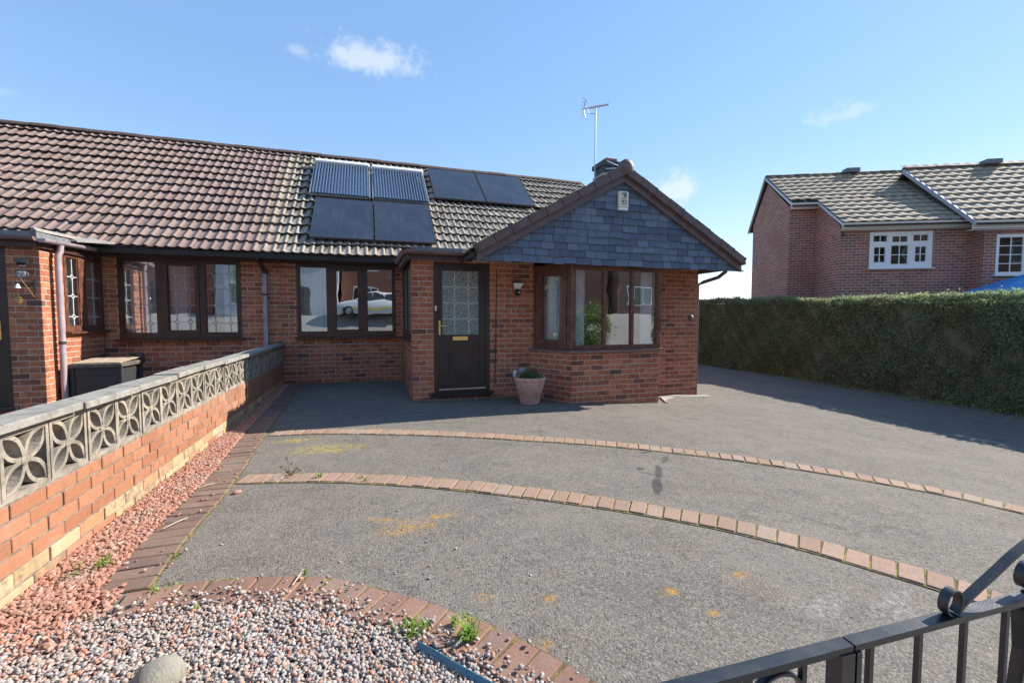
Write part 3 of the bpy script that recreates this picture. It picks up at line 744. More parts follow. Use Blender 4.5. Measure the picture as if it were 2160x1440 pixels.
def curtain(parent, a, b, z0, z1, mat='curtain', amp=.028, waves=5):
    a, b = Vector(a), Vector(b); t = (b - a); n = Vector((-t.y, t.x, 0)).normalized(); N_ = waves * 8; vs = []; fs = []
    for i in range(N_ + 1):
        k = i / N_; d = n * amp * (math.sin(k * waves * 2 * math.pi) + .4 * math.sin(k * waves * 4.7 + 1))
        p = a + t * k
        vs += [(p.x + d.x * .7, p.y + d.y * .7, z1), (p.x + d.x, p.y + d.y, z0), (p.x + d.x * .7, p.y + d.y * .7 + .003, z1), (p.x + d.x, p.y + d.y + .003, z0)]
    for i in range(N_): q = i * 4; fs += [(q, q + 1, q + 5, q + 4), (q + 2, q + 6, q + 7, q + 3)]
    return MB().add(vs, fs).build('curtain', M[mat], parent, smooth='all')

ICO = None
def ico():
    t = (1 + 5 ** .5) / 2; v = np.array([(-1, t, 0), (1, t, 0), (-1, -t, 0), (1, -t, 0), (0, -1, t), (0, 1, t), (0, -1, -t), (0, 1, -t), (t, 0, -1), (t, 0, 1), (-t, 0, -1), (-t, 0, 1)], float); v /= np.linalg.norm(v[0])
    f = np.array([(0, 11, 5), (0, 5, 1), (0, 1, 7), (0, 7, 10), (0, 10, 11), (1, 5, 9), (5, 11, 4), (11, 10, 2), (10, 7, 6), (7, 1, 8), (3, 9, 4), (3, 4, 2), (3, 2, 6), (3, 6, 8), (3, 8, 9), (4, 9, 5), (2, 4, 11), (6, 2, 10), (8, 6, 7), (9, 8, 1)])
    return v, f
IV, IF = ico()
def stones(pts, size, flat=(.45, .8), jitter=.18, zoff=.0):
    n = len(pts); pts = np.asarray(pts, float)
    v = np.repeat(IV[None], n, 0) * (1 + RNG.uniform(-jitter, jitter, (n, 12, 1)))
    s = size * np.stack([RNG.uniform(.75, 1.35, n), RNG.uniform(.6, 1.0, n), RNG.uniform(*flat, n)], -1) * RNG.uniform(.5, 1.45, (n, 1)); v = v * s[:, None]
    a = RNG.uniform(0, 2 * np.pi, n); b = RNG.normal(0, .35, n); ca, sa, cb, sb = np.cos(a), np.sin(a), np.cos(b), np.sin(b)
    x, y, z = v[..., 0].copy(), v[..., 1].copy(), v[..., 2].copy()
    x, z = x * cb[:, None] + z * sb[:, None], -x * sb[:, None] + z * cb[:, None]
    v = np.stack([x * ca[:, None] - y * sa[:, None], x * sa[:, None] + y * ca[:, None], z], -1) + pts[:, None]
    f = (IF[None] + (np.arange(n) * 12)[:, None, None]).reshape(-1, 3)
    return v.reshape(-1, 3), f

# ================================================================== BUNGALOW
YF, YR, XP = 6.71, 8.77, -1.5       # front wall, recessed wall, party line
MR = .84                            # main roof slope
def roof_z(y): return 2.38 + MR * (y - 8.40)
ud = Vector((0, 1, MR)).normalized()
house = thing('bungalow', (2.2, 8.5, 0), 'red brick bungalow with slate-hung gable, bay window and solar panels on its roof', 'bungalow')
ms = Masonry('brick')
Z0 = -.45
C0 = .06 - 8 * BC
X1 = Vector((1, 0, 0)); NF = Vector((0, -1, 0))
# recessed wall
ms.panel((XP, YR, 0), X1, NF, .605 - XP, Z0, 2.30, holes=[(.25, 1.98, .92, 2.245)], rowlock=[(.25, 1.98, .838, .92)], course0=C0)
# porch: left return, front pier
ms.panel((.605, YR, 0), (0, -1, 0), (-1, 0, 0), YR - YF - BT, Z0, 2.16, holes=[(.35, 1.85, .93, 2.16)], course0=C0, off=.06)
ms.panel((.605, YF, 0), X1, NF, 1.81 - .605, Z0, 2.16, holes=[(.325, 1.205, .10, 2.105)], course0=C0)
# front wall left of bay, right of bay
ms.panel((1.81, YF, 0), X1, NF, 2.57 - 1.81, Z0, 2.20, course0=C0, off=.07)
ms.panel((4.81, YF, 0), X1, NF, 5.85 - 4.81, Z0, 2.20, course0=C0)
ms.panel((5.85, YF + BT, 0), (0, 1, 0), (1, 0, 0), 6.0, Z0, 2.16, course0=C0)
# bay plinth (three sides)
BAYP = [Vector((2.51, YF, 0)), Vector((2.90, 5.98, 0)), Vector((4.47, 5.98, 0)), Vector((4.87, YF, 0))]
for i in range(3):
    a, b = BAYP[i], BAYP[i + 1]; u = (b - a).normalized(); n = Vector((u.y, -u.x, 0))
    ms.panel(a, u, n, (b - a).length, Z0, .735, course0=C0, off=(.05, 0, .1)[i])
wall = ms.build(house, 300)

# window in the recessed wall
room(house, XP + .12, .60, YR + .13, YR + 2.6, .1, 2.2)
window(house, (XP + .25, YR - .005, 0), X1, NF, 1.73, .92, 2.245, [(.05, .51, .085, 1.275, 0), (.66, 1.055, .115, 1.225, 1), (1.21, 1.68, .085, 1.275, 0)])
curtain(house, (XP + .30, YR + .16, 0), (XP + .74, YR + .18, 0), .93, 2.2, 'net', .014, 6)
# porch side window seen edge on
window(house, (.602, YR - .35, 0), (0, -1, 0), (-1, 0, 0), 1.5, .93, 2.16, [(.07, .70, .07, 1.17, 0), (.80, 1.43, .07, 1.17, 0)], glass='obscure')
room(house, .74, 1.78, YF + .14, YR, .1, 2.12)
# front door
def front_door():
    x0, x1, z0, z1 = .93, 1.81, .10, 2.105; y = YF - .004
    fr = MB(); fr.box(x0, x0 + .065, y, y + .07, z0, z1); fr.box(x1 - .065, x1, y, y + .07, z0, z1); fr.box(x0 + .065, x1 - .065, y, y + .07, z1 - .06, z1); fr.box(x0 + .065, x1 - .065, y - .002, y + .07, z0, z0 + .05)
    d = MB(); a, b = x0 + .068, x1 - .068; gx0, gx1, gz0, gz1 = 1.062, 1.64, 1.0, 1.985; yy = y + .012
    for (p, q, r_, s_) in ((a, gx0, z0 + .06, z1 - .063), (gx1, b, z0 + .06, z1 - .063), (gx0, gx1, gz1, z1 - .063), (gx0, gx1, .90, gz0), (gx0, gx1, z0 + .06, .27)): d.box(p, q, yy, yy + .045, r_, s_)
    d.box(gx0, gx1, yy + .014, yy + .04, .27, .90)
    do = d.build('door', M['upvc_door'], house, label='dark brown front door with leaded glass and brass letter plate')
    fr.build('door_frame', M['upvc_door'], do)
    pm = MB()
    for k, (i, dd) in enumerate(((.07, .006), (.10, .010), (.13, .006))):
        pa, pb, pc, pd = gx0 + i, gx1 - i, .27 + i * 1.1, .90 - i * 1.0; t = .012
        for (p, q, r_, s_) in ((pa, pb, pc, pc + t), (pa, pb, pd - t, pd), (pa, pa + t, pc + t, pd - t), (pb - t, pb, pc + t, pd - t)): pm.box(p, q, yy + .014 - dd, yy + .0141, r_, s_)
    pm.build('panel_moulding', M['upvc_door'], do)
    gl = MB(); gl.box(gx0, gx1, yy + .016, yy + .022, gz0, gz1); gl.build('door_pane', M['obscure'], do)
    lead_lattice('came_white', (.34, .72), (.25, .5, .75), .007)(do, Vector((0, yy + .016 - .024, 0)), X1, NF, (gx0, gx1, gz0, gz1, 0))
    lp = MB(); lp.cbox(1.225, 1.462, yy - .012, yy, .915, .978, .004); lp.build('letter_plate', M['gold'], do)
    h = MB(); h.cbox(1.002, 1.036, yy - .008, yy, 1.0, 1.225, .004); h.tube([(1.02, yy, 1.14), (1.02, yy - .045, 1.14), (1.04, yy - .05, 1.14), (1.125, yy - .05, 1.14)], .009, 8); h.build('handle', M['gold'], do, smooth=40)
    th = MB(); th.box(a, b, yy - .02, yy, .145, .165); th.build('threshold_strip', M['steel'], do)
    si = MB(); si.box(x0 - .05, x1 + .04, YF - .06, y - .003, .045, .10); si.build('door_sill', M['black'], do)
front_door()
# bay window
def bay():
    pts = [Vector((2.565, YF - .02, 0)), Vector((2.905, 5.985, 0)), Vector((4.465, 5.985, 0)), Vector((4.82, YF - .02, 0))]
    z0, z1 = .775, 2.10; h = z1 - z0
    for i in range(3):
        a, b = pts[i], pts[i + 1]; u = (b - a).normalized(); n = Vector((u.y, -u.x, 0)); w = (b - a).length
        if i == 1: L_ = [(.055, .535, .055, h - .10, 0), (.575, 1.03, .055, h - .10, 0), (1.075, w - .055, .055, h - .10, 0)]
        else: L_ = [(.16, w - .16, .13, h - .17, 1)]
        window(house, a, u, n, w, z0, z1, L_, mat='wood', sill=False)
    # corner posts and one sill round the bay
    cp = MB()
    for p in (pts[1], pts[2]): cp.lathe([(.0, z0), (.034, z0), (.034, z1), (0, z1)], (p.x, p.y + .015, 0), 10)
    cp.build('corner_post', M['wood'], house)
    sp_ = [Vector((2.47, YF, 0)), Vector((2.86, 5.91, 0)), Vector((4.51, 5.91, 0)), Vector((4.93, YF, 0))]; si = [Vector((2.7, YF, 0)), Vector((2.98, 6.08, 0)), Vector((4.39, 6.08, 0)), Vector((4.7, YF, 0))]
    sl = MB()
    for i in range(3):
        sl.prism([sp_[i] + Vector((0, 0, .737)), sp_[i + 1] + Vector((0, 0, .737)), si[i + 1] + Vector((0, 0, .745)), si[i] + Vector((0, 0, .745))], (0, 0, .032))
    sl.build('bay_sill', M['gutter'], house)
    room(house, 2.56, 4.86, YF + .13, YF + 3.2, .2, 2.04)
    fl = MB(); fl.prism([(2.56, YF + .12, .72), (2.93, 6.02, .72), (4.44, 6.02, .72), (4.84, YF + .12, .72)], (0, 0, .012)); fl.build('window_board', M['white'], house)
    curtain(house, (2.98, 6.10, 0), (3.16, 6.08, 0), .78, 2.02, 'curtain', .016, 4)
    curtain(house, (4.18, 6.09, 0), (4.40, 6.12, 0), .78, 2.02, 'curtain', .016, 5)
    curtain(house, (2.72, YF - .06, 0), (2.86, 6.36, 0), .78, 2.02, 'curtain', .012, 4)
    dp = MB(); dp.box(4.84, 4.875, YF - .035, YF - .004, .78, 2.05); dp.build('end_trim', M['upvc'], house)
bay()

# ------------------------------------------------------------------ gable front
GA = 3.70
def slate_top(x): return 3.37 - .57 * abs(x - GA)
def clip_poly(poly, f):
    out = []
    for i in range(len(poly)):
        a, b = poly[i], poly[(i + 1) % len(poly)]; fa, fb = f(a), f(b)
        if fa >= 0: out.append(a)
        if fa * fb < 0: t = fa / (fa - fb); out.append((a[0] + (b[0] - a[0]) * t, a[1] + (b[1] - a[1]) * t))
    return out
gb = MB(); gb.prism([(1.40, 5.862, 2.05), (6.0, 5.862, 2.05), (GA, 5.862, 3.38)], (0, .05, 0)); gable = gb.build('gable', M['black'], house)
zrow, k = 2.045, 0
while zrow < 3.32:
    hgt = .104; x = 1.36 - random.uniform(0, .1)
    while x < 6.02:
        w = random.choice((.15, .17, .18, .2, .2, .22, .24, .13)) * random.uniform(.95, 1.05); q = zrow + random.gauss(0, .004)
        poly = [(x + .003, q), (x + w - .003, q + random.gauss(0, .003)), (x + w - .003, q + hgt + .03), (x + .003, q + hgt + .03)]
        poly = clip_poly(clip_poly(poly, lambda p: slate_top(p[0]) - p[1] if p[0] < GA else 1), lambda p: slate_top(p[0]) - p[1] if p[0] >= GA else 1)
        poly = clip_poly(clip_poly(poly, lambda p: 3.37 - .57 * (p[0] - GA) - p[1]), lambda p: 3.37 + .57 * (p[0] - GA) - p[1])
        if len(poly) >= 3:
            zb = q; til = random.uniform(.014, .024)
            mb = MB(); mb.prism([(px, 5.857 - til * max(0, 1 - (pz - zb) / (hgt + .03)), pz) for px, pz in poly], (0, -.006, 0)); mb.build('slate', M['slate'], gable)
        x += w
    zrow += hgt; k += 1
MB().box(1.42, 5.95, 5.915, YF - .004, 2.20, 2.215).build('soffit', M['soffit'], house)
# bargeboards, verge caps
gs = .555; VA = 3.66
def verge(x): return 3.52 - gs * abs(x - VA)
for s_ in (-1, 1):
    xe = 1.40 if s_ < 0 else 5.92
    bb = MB(); bb.prism([(VA, 5.79, 3.52 - .115), (xe, 5.79, verge(xe) - .115), (xe, 5.79, verge(xe) - .232), (VA, 5.79, 3.52 - .225)], (0, .055, 0)); bb.build('bargeboard', M['barge'], house)
    d = Vector((s_, 0, -gs)).normalized(); tot = (xe + s_ * .05 - VA) / d.x - .06; cnt = 9; ln = tot / cnt; up = Vector((-d.z * -s_ * 1, 0, abs(d.x))); up = Vector((s_ * gs, 0, 1)).normalized()
    for i in range(cnt):
        p = Vector((VA, 5.735, 3.52)) + d * (.06 + ln * i) - up * .108 + up * (.006 * (i % 2)); th = .115
        mb = MB(); mb.obox(p, d * (ln - .007), up * th, Vector((0, .17, 0))); mb.obox(p + d * (ln - .03) - up * .004 + Vector((0, -.006, 0)), d * .022, up * (th + .008), Vector((0, .172, 0)))
        mb.build('verge_cap', M['barge'], house)
rc = MB(); rc.lathe([(0, -.025), (.07, -.025), (.105, -.012), (.115, 0), (.115, .06), (0, .06)], (VA + .005, 5.735, 3.495), 24, 'y'); rc.build('ridge_end_cap', M['barge'], house, smooth=40)
# gable roof slopes
groof = MB(); 
for s_ in (-1, 1):
    xe = 1.36 if s_ < 0 else 5.98
    groof.prism([(VA, 5.86, 3.44), (xe, 5.86, verge(xe) - .08), (xe, 10.1, verge(xe) - .08), (VA, 10.1, 3.44)], (0, 0, -.06))
gr = groof.build('gable_roof', M['tile_shade'], house)
for s_ in (-1, 1):
    xe = 1.36 if s_ < 0 else 5.98
    d = Vector((-s_, 0, gs)).normalized(); u = Vector((0, s_, 0)) if s_ > 0 else Vector((0, -1, 0))
    o = Vector((xe, 5.9 if s_ > 0 else 10.1, verge(xe) - .075))
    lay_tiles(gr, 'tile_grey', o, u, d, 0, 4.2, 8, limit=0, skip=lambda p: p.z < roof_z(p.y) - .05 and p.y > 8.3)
ridge_tiles(gr, (VA, 5.80, 3.455), (VA, 9.75, 3.455), 'ridge')
gutter('gutter', house, (5.98, 5.80, 2.20), (5.98, 12.6, 2.20), 'gutter')
MB().tube([(5.99, 6.2, 2.17), (5.99, 6.2, 2.08), (5.97, 6.35, 1.99), (5.93, 6.66, 1.93), (5.91, 6.8, 1.88), (5.91, 6.8, -.2)], .033, 10).build('downpipe', M['gutter'], house, smooth=40)

# ------------------------------------------------------------------ main roof (bungalow half)
RY = 11.66; RZ = roof_z(RY)
def main_roof(parent, x0, x1, tmat, limit, skip=None, gable_right=False):
    mb = MB(); e = 8.36
    mb.prism([(x0, e, roof_z(e) - .01), (x0, RY, RZ - .01), (x0, 15.0, roof_z(e) - .01), (x0, 15.0, roof_z(e) - .08), (x0, RY, RZ - .1), (x0, e, roof_z(e) - .08)], (x1 - x0, 0, 0))
    rf = mb.build('roof', M['tile_shade'], parent)
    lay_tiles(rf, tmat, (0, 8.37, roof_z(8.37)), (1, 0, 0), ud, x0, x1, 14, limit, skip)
    ridge_tiles(rf, (x0 + .01, RY + .01, RZ + .02), (x1, RY + .01, RZ + .02), 'ridge')
    return rf
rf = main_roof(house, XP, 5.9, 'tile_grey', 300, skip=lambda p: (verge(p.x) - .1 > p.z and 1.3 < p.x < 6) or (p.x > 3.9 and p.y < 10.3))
n = 900; mx_ = RNG.uniform(-1.48, 5.6, n); mr_ = RNG.integers(0, 14, n); my_ = 8.37 + (mr_ * TG + RNG.normal(.0, .02, n)) * ud.y; mz_ = 2.38 + MR * (my_ - 8.40) + .022 + RNG.uniform(0, .02, n); sel = ~((3.52 - .555 * np.abs(mx_ - 3.66) - .05 > mz_) & (mx_ > 1.2)) & ~((mx_ > 3.9) & (my_ < 10.3))
mv, mf = stones(np.stack([mx_, my_, mz_], -1)[sel], .017, flat=(.5, .9), jitter=.3); me_ = bpy.data.meshes.new('moss_clumps'); me_.from_pydata(mv.tolist(), [], mf.tolist()); me_.update(); me_.materials.append(stone_mat('moss', [(0, (.045, .04, .02)), (.5, (.09, .075, .03)), (.85, (.06, .065, .025)), (1, (.22, .17, .06))], .95)); link('moss_clumps', me_, rf, None, kind='stuff')
MB().prism([(5.84, 8.5, 2.1), (5.84, RY, RZ - .1), (5.84, 14.9, 2.1)], (.02, 0, 0)).build('gable_end', M['brick'], house)
MB().box(XP + .01, 5.8, 14.6, 14.7, -.4, 2.4).build('rear_wall', M['brick'], house)
MB().box(XP, .56, 8.52, 8.545, 2.262, 2.37).build('fascia', M['upvc'], house)
MB().box(XP, .60, 8.545, YR - .003, 2.247, 2.26).build('soffit', M['soffit'], house)
gutter('gutter', house, (XP - .2, 8.45, 2.385), (.52, 8.45, 2.378), 'gutter', .05)
# porch flat roof
MB().box(.53, 1.62, 6.60, 8.5, 2.17, 2.27).build('porch_roof', M['lead'], house)
pf = MB(); pf.box(.545, 1.5, 6.54, 6.565, 2.115, 2.225); pf.box(.545, .57, 6.565, 8.5, 2.115, 2.225); pf.build('porch_fascia', M['upvc'], house)
gutter('gutter', house, (.45, 6.485, 2.235), (1.55, 6.485, 2.235), 'gutter', .052)
MB().box(.60, 1.55, 6.57, 6.595, 2.236, 2.305).build('lead_upstand', M['lead'], house)
gutter('gutter', house, (.49, 8.42, 2.30), (.49, 6.46, 2.235), 'gutter', .05)
# chimney
ch = MB(); ch.box(4.06, 4.38, 7.12, 7.47, 3.0, 4.07); chim = ch.build('chimney', M['dark_slate'], house)
cc = MB(); cc.box(4.13, 4.36, 7.16, 7.44, 4.10, 4.17); cc.build('chimney_cap', plain('cap_brick', (.36, .17, .12), .9, grain=.3, gscale=18), chim)
c2 = MB(); c2.box(4.03, 4.41, 7.09, 7.50, 4.02, 4.10); c2.build('chimney_oversail', M['dark_slate'], chim)
cl = MB(); cl.box(4.045, 4.395, 7.105, 7.485, 3.84, 3.88); cl.build('flashing', plain('pale_flashing', (.42, .33, .29), .8), chim)
lw = MB(); lw.tube([(VA + .02, 5.78, 3.52), (3.75, 6.0, 3.58), (4.12, 7.12, 4.1)], .007, 6); lw.tube([(3.55, 5.85, 3.5), (4.1, 7.1, 3.95)], .007, 6); lw.build('cable', M['white'], chim)
# black cable on the front wall and a pale line of pointing repair
MB().tube([(1.925, YF - .006, 2.04), (1.932, YF - .006, 1.9), (1.92, YF - .006, 1.4), (1.912, YF - .006, .9), (1.897, YF - .006, .2)], .006, 6).build('cable', M['black'], house)

# ================================================================== NEIGHBOUR BUNGALOW
nb = thing('bungalow', (-4.5, 8.5, 0), 'adjoining red brick bungalow with brown tiled roof, leaded windows and number 29', 'bungalow')
nm = Masonry('brick')
NX = -4.09; NY = 7.38
nm.panel((NX, YR, 0), X1, NF, XP - NX, Z0, 2.30, holes=[(.20, 1.955, .92, 2.245)], rowlock=[(.20, 1.955, .838, .92)], course0=C0, off=.03)
nm.panel((NX, NY + BT, 0), (0, 1, 0), (1, 0, 0), YR - NY - BT, Z0, 2.22, holes=[(.40, 1.33, 1.07, 2.22)], rowlock=[(.40, 1.33, .985, 1.07)], course0=C0, off=.06)
nm.panel((-5.9, NY, 0), X1, NF, NX + 5.9, Z0, 2.22, holes=[(.55, 1.465, .10, 2.17)], course0=C0)
nm.build(nb, 300)
room(nb, NX + .02, XP - .14, YR + .13, YR + 2.5, .1, 2.2)
latt = lead_lattice('leadcame', (.28, .76), (.14, .40, .64, .86))
latt2 = lead_lattice('leadcame', (.30, .72), (.14, .40, .64, .86))
window(nb, (NX + .20, YR - .005, 0), X1, NF, 1.755, .92, 2.245, [(.06, .525, .085, 1.275, 0), (.68, 1.075, .125, 1.225, 1), (1.22, 1.695, .085, 1.275, 0)], cames=latt)
curtain(nb, (NX + .24, YR + .17, 0), (NX + .76, YR + .19, 0), .93, 2.2, 'net', .014, 6)
curtain(nb, (NX + 1.66, YR + .13, 0), (NX + 1.93, YR + .14, 0), .93, 2.2, 'curtain', .016, 4)
curtain(nb, (NX + .86, YR + .17, 0), (NX + 1.10, YR + .18, 0), .93, 2.2, 'net', .012, 4)
window(nb, (NX + .005, NY + .46, 0), (0, 1, 0), (1, 0, 0), .93, 1.07, 2.20, [(.06, .33, .07, 1.06, 0), (.50, .87, .07, 1.06, 0)], mat='wood', cames=lead_lattice('came_white', (.6,), (.14, .44, .72)))
room(nb, NX - 1.6, NX - .14, NY + .14, YR + .5, .1, 2.15)
curtain(nb, (NX - .17, NY + 1.0, 0), (NX - .17, NY + 1.32, 0), 1.1, 2.15, 'net', .008, 4)
# neighbour's door
nd = MB(); y = NY + .02; x0, x1 = -5.35, -4.435
for (a, b, c, d_) in ((x0 + .07, x0 + .2, .16, 2.1), (x1 - .2, x1 - .07, .16, 2.1), (x0 + .2, x1 - .2, 1.95, 2.1), (x0 + .2, x1 - .2, .16, .3), (x0 + .2, x1 - .2, .95, 1.1)): nd.box(a, b, y, y + .045, c, d_)
ndo = nd.build('door', M['upvc_door'], nb, label='dark brown glazed door at the edge of the picture')
f_ = MB(); f_.box(x0, x0 + .068, y - .02, y + .05, .10, 2.17); f_.box(x1 - .068, x1, y - .02, y + .05, .10, 2.17); f_.box(x0 + .068, x1 - .068, y - .02, y + .05, 2.102, 2.17); f_.box(x0 + .068, x1 - .068, y - .021, y + .05, .10, .158); f_.build('door_frame', M['upvc_door'], ndo)
MB().box(x0 + .2, x1 - .2, y + .02, y + .026, .3, .95).build('door_pane', M['obscure'], ndo); MB().box(x0 + .2, x1 - .2, y + .02, y + .026, 1.1, 1.95).build('door_pane', M['obscure'], ndo)
h_ = MB(); h_.cbox(-4.555, -4.52, y - .008, y, .98, 1.22, .004); h_.tube([(-4.537, y, 1.12), (-4.537, y - .045, 1.12), (-4.65, y - .048, 1.12)], .009, 8); h_.build('handle', M['gold'], ndo)
MB().box(x0 - .05, x1 + .06, NY - .07, NY - .004, .05, .10).build('door_sill', M['black'], ndo)
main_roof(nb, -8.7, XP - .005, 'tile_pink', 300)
MB().box(NX + .02, XP, 8.52, 8.545, 2.262, 2.37).build('fascia', M['upvc'], nb)
MB().box(NX + .02, XP, 8.545, YR - .003, 2.247, 2.26).build('soffit', M['soffit'], nb)
gutter('gutter', nb, (NX + .05, 8.45, 2.40), (XP - .21, 8.45, 2.387), 'gutter', .05)
MB().box(-8.7, -8.6, YR + .01, 14.6, -.4, 2.4).build('side_wall', M['brick'], nb); MB().box(-8.7, -5.9, YR, YR + .1, -.4, 2.35).build('front_wall', M['brick'], nb)
# downpipe near the party line
dpx = -1.75; dpy = YR - .05
dp = MB(); dp.tube([(dpx - .05, 8.45, 2.34), (dpx - .05, 8.46, 2.27), (dpx - .02, 8.62, 2.17), (dpx, dpy, 2.08), (dpx, dpy, 2.05)], .036, 10); dp.lathe([(.0, -.05), (.05, -.05), (.055, .03), (.0, .03)], (dpx, dpy, 2.09), 12); dp.build('hopper', M['soffit'], nb, smooth=40)
pp = MB(); pp.box(dpx - .032, dpx + .032, dpy - .03, dpy + .03, 0.0, 2.05); dpo = pp.build('downpipe', M['pipe_lilac'], nb, label='square faded lilac downpipe')
MB().box(dpx - .042, dpx + .042, dpy - .036, dpy + .045, 1.66, 1.69).build('bracket', M['soffit'], dpo)
# flat-roofed porch of the neighbour
MB().box(-6.1, NX + .07, 7.22, 8.6, 2.27, 2.36).build('porch_roof', M['lead'], nb)
pf = MB(); pf.box(-6.05, NX + .04, 7.27, 7.295, 2.17, 2.268); pf.box(NX + .015, NX + .04, 7.295, 8.5, 2.17, 2.268); pf.build('porch_fascia', M['upvc'], nb)
MB().box(-6.05, NX - .002, 7.296, NY - .003, 2.20, 2.212).build('soffit', M['soffit'], nb)
gutter('gutter', nb, (-6.1, 7.21, 2.30), (NX + .06, 7.21, 2.29), 'gutter', .05)
gg = gutter('gutter', nb, (NX + .10, 8.72, 2.345), (NX + .10, 7.24, 2.275), 'pipe_lilac', .05)
kerbing = MB(); kerbing.prism([(NX + .0, 7.22, 2.362), (NX + .08, 7.22, 2.362), (NX + .04, 7.22, 2.41)], (0, 1.3, .05)); kerbing.prism([(NX + .09, 7.9, 2.36), (NX + .14, 7.9, 2.34), (NX + .5, 8.6, 2.42), (NX + .0, 8.6, 2.5)], (0, 0, .02)); kerbing.build('roof_kerb', M['coping'], nb)
dq = MB(); dq.tube([(NX + .10, 7.62, 2.25), (NX + .09, 7.62, 2.16), (NX + .075, 7.60, 2.10), (NX + .075, 7.60, .0)], .036, 12); dpo2 = dq.build('downpipe', M['pipe_lilac'], nb, smooth=40, label='round faded lilac downpipe beside the porch window')
MB().lathe([(.041, -.02), (.041, .02), (.036, .02), (.036, -.02)], (NX + .075, 7.60, .92), 14).build('bracket', M['soffit'], dpo2)

# ================================================================== BOUNDARY WALL
bw = thing('boundary_wall', (-1.56, 5.0, 0), 'low orange brick boundary wall topped with pierced concrete screen blocks and coping', 'wall')
WX = -1.5
bmz = Masonry('brick_orange'); BY0, BY1 = .95, YR - .01
def bwz(y): return gz(WX, y)
back = MB()
yy = BY0
for c in range(-1, 6):
    za = .45 - (6 - c - .0) * .0755; zb = za + .0755 - .0105
    a = BY0 - (c % 2) * .115
    while a < BY1:
        s0, s1 = max(a, BY0), min(a + .23, BY1) - .0105
        if s1 - s0 > .03:
            mt = 'brick_orange' if c >= 2 else 'brick_buff'
            if c == 2 and random.random() < .12 or c == 0 and random.random() < .45: mt = 'brick_orange'
            bmz.brick(Vector((WX + random.uniform(-.003, .003), s0, za)), (0, 1, 0), (1, 0, 0), s1 - s0, zb - za, .10, mt)
        a += .23
bmz.backs['mortar_core'] = MB().box(WX - .094, WX - .007, BY0 + .004, BY1, -.4, .448)
bwall = bmz.build(bw, 300, backmat='mortar_dark', stuffname='brickwork')
def screen_block():
    S, D, fr_ = .296, .085, .020; mb = MB(); h = S / 2
    def b(y0, y1, z0, z1): mb.box(-D, 0, y0, y1, z0, z1)
    b(-h, h, -h, -h + fr_); b(-h, h, h - fr_, h); b(-h, -h + fr_, -h + fr_, h - fr_); b(h - fr_, h, -h + fr_, h - fr_)
    e = h - fr_ * .6
    for sy in (-1, 1):
        for sz in (-1, 1):
            for side in (-1, 1):
                pts = []
                for i in range(8):
                    t = .06 + .94 * i / 7; bul = .043 * math.sin(math.pi * t) * side
                    py, pz = sy * e * t, sz * e * t; q = .7071
                    pts.append((-D / 2 - .002, py - sz * bul * q * 1.0, pz + sy * bul * q * 1.0))
                mb.strip(pts, (1, 0, 0), D - .008, .020)
    mb.lathe([(0, -D + .002), (.022, -D + .002), (.024, -.004), (.012, -.001), (0, -.001)], (0, 0, 0), 10, 'x')
    return mb.mesh('screen_block', M['block'])
sbm = screen_block(); pitch = .3025; y = BY1 - .15
while y > BY0:
    link('screen_block', sbm, bwall, Matrix.Translation((WX - .004 + random.uniform(-.004, .004), y, .45 + .156)) @ Matrix.Rotation(random.uniform(-.01, .01), 4, 'Z') @ Matrix.Rotation(random.choice((0, 1, 2, 3)) * math.pi / 2, 4, 'X'))
    y -= pitch
jm = MB(); y = BY1 - .15
while y > BY0: jm.box(WX - .082, WX - .008, y - pitch / 2 - .0055, y - pitch / 2 + .0055, .452, .752); y -= pitch
jm.box(WX - .085, WX - .006, BY0, BY1, .4495, .4605); jm.box(WX - .085, WX - .006, BY0, BY1, .7525, .7675); jm.build('mortar_joint', M['block'], bwall)
y = BY1; cn = 0
while y > BY0:
    L_ = .60 if cn else .45; a = y - L_; dz = random.uniform(-.003, .003) + (.012 if cn in (6, 7) else 0); yaw = random.uniform(-.006, .006) + (.02 if cn == 7 else 0)
    mb = MB(); hw = .088
    mb.cbox(-hw, hw, -L_ / 2 + .004, L_ / 2 - .004, 0, .036, .004)
    mb2 = mb.mesh('coping_stone', M['coping'])
    link('coping_stone', mb2, bwall, Matrix.Translation((WX - .045 + random.uniform(-.004, .004), y - L_ / 2, .768 + dz)) @ Matrix.Rotation(yaw, 4, 'Z') @ Matrix.Rotation(random.uniform(-.004, .004), 4, 'X')); y = a; cn += 1

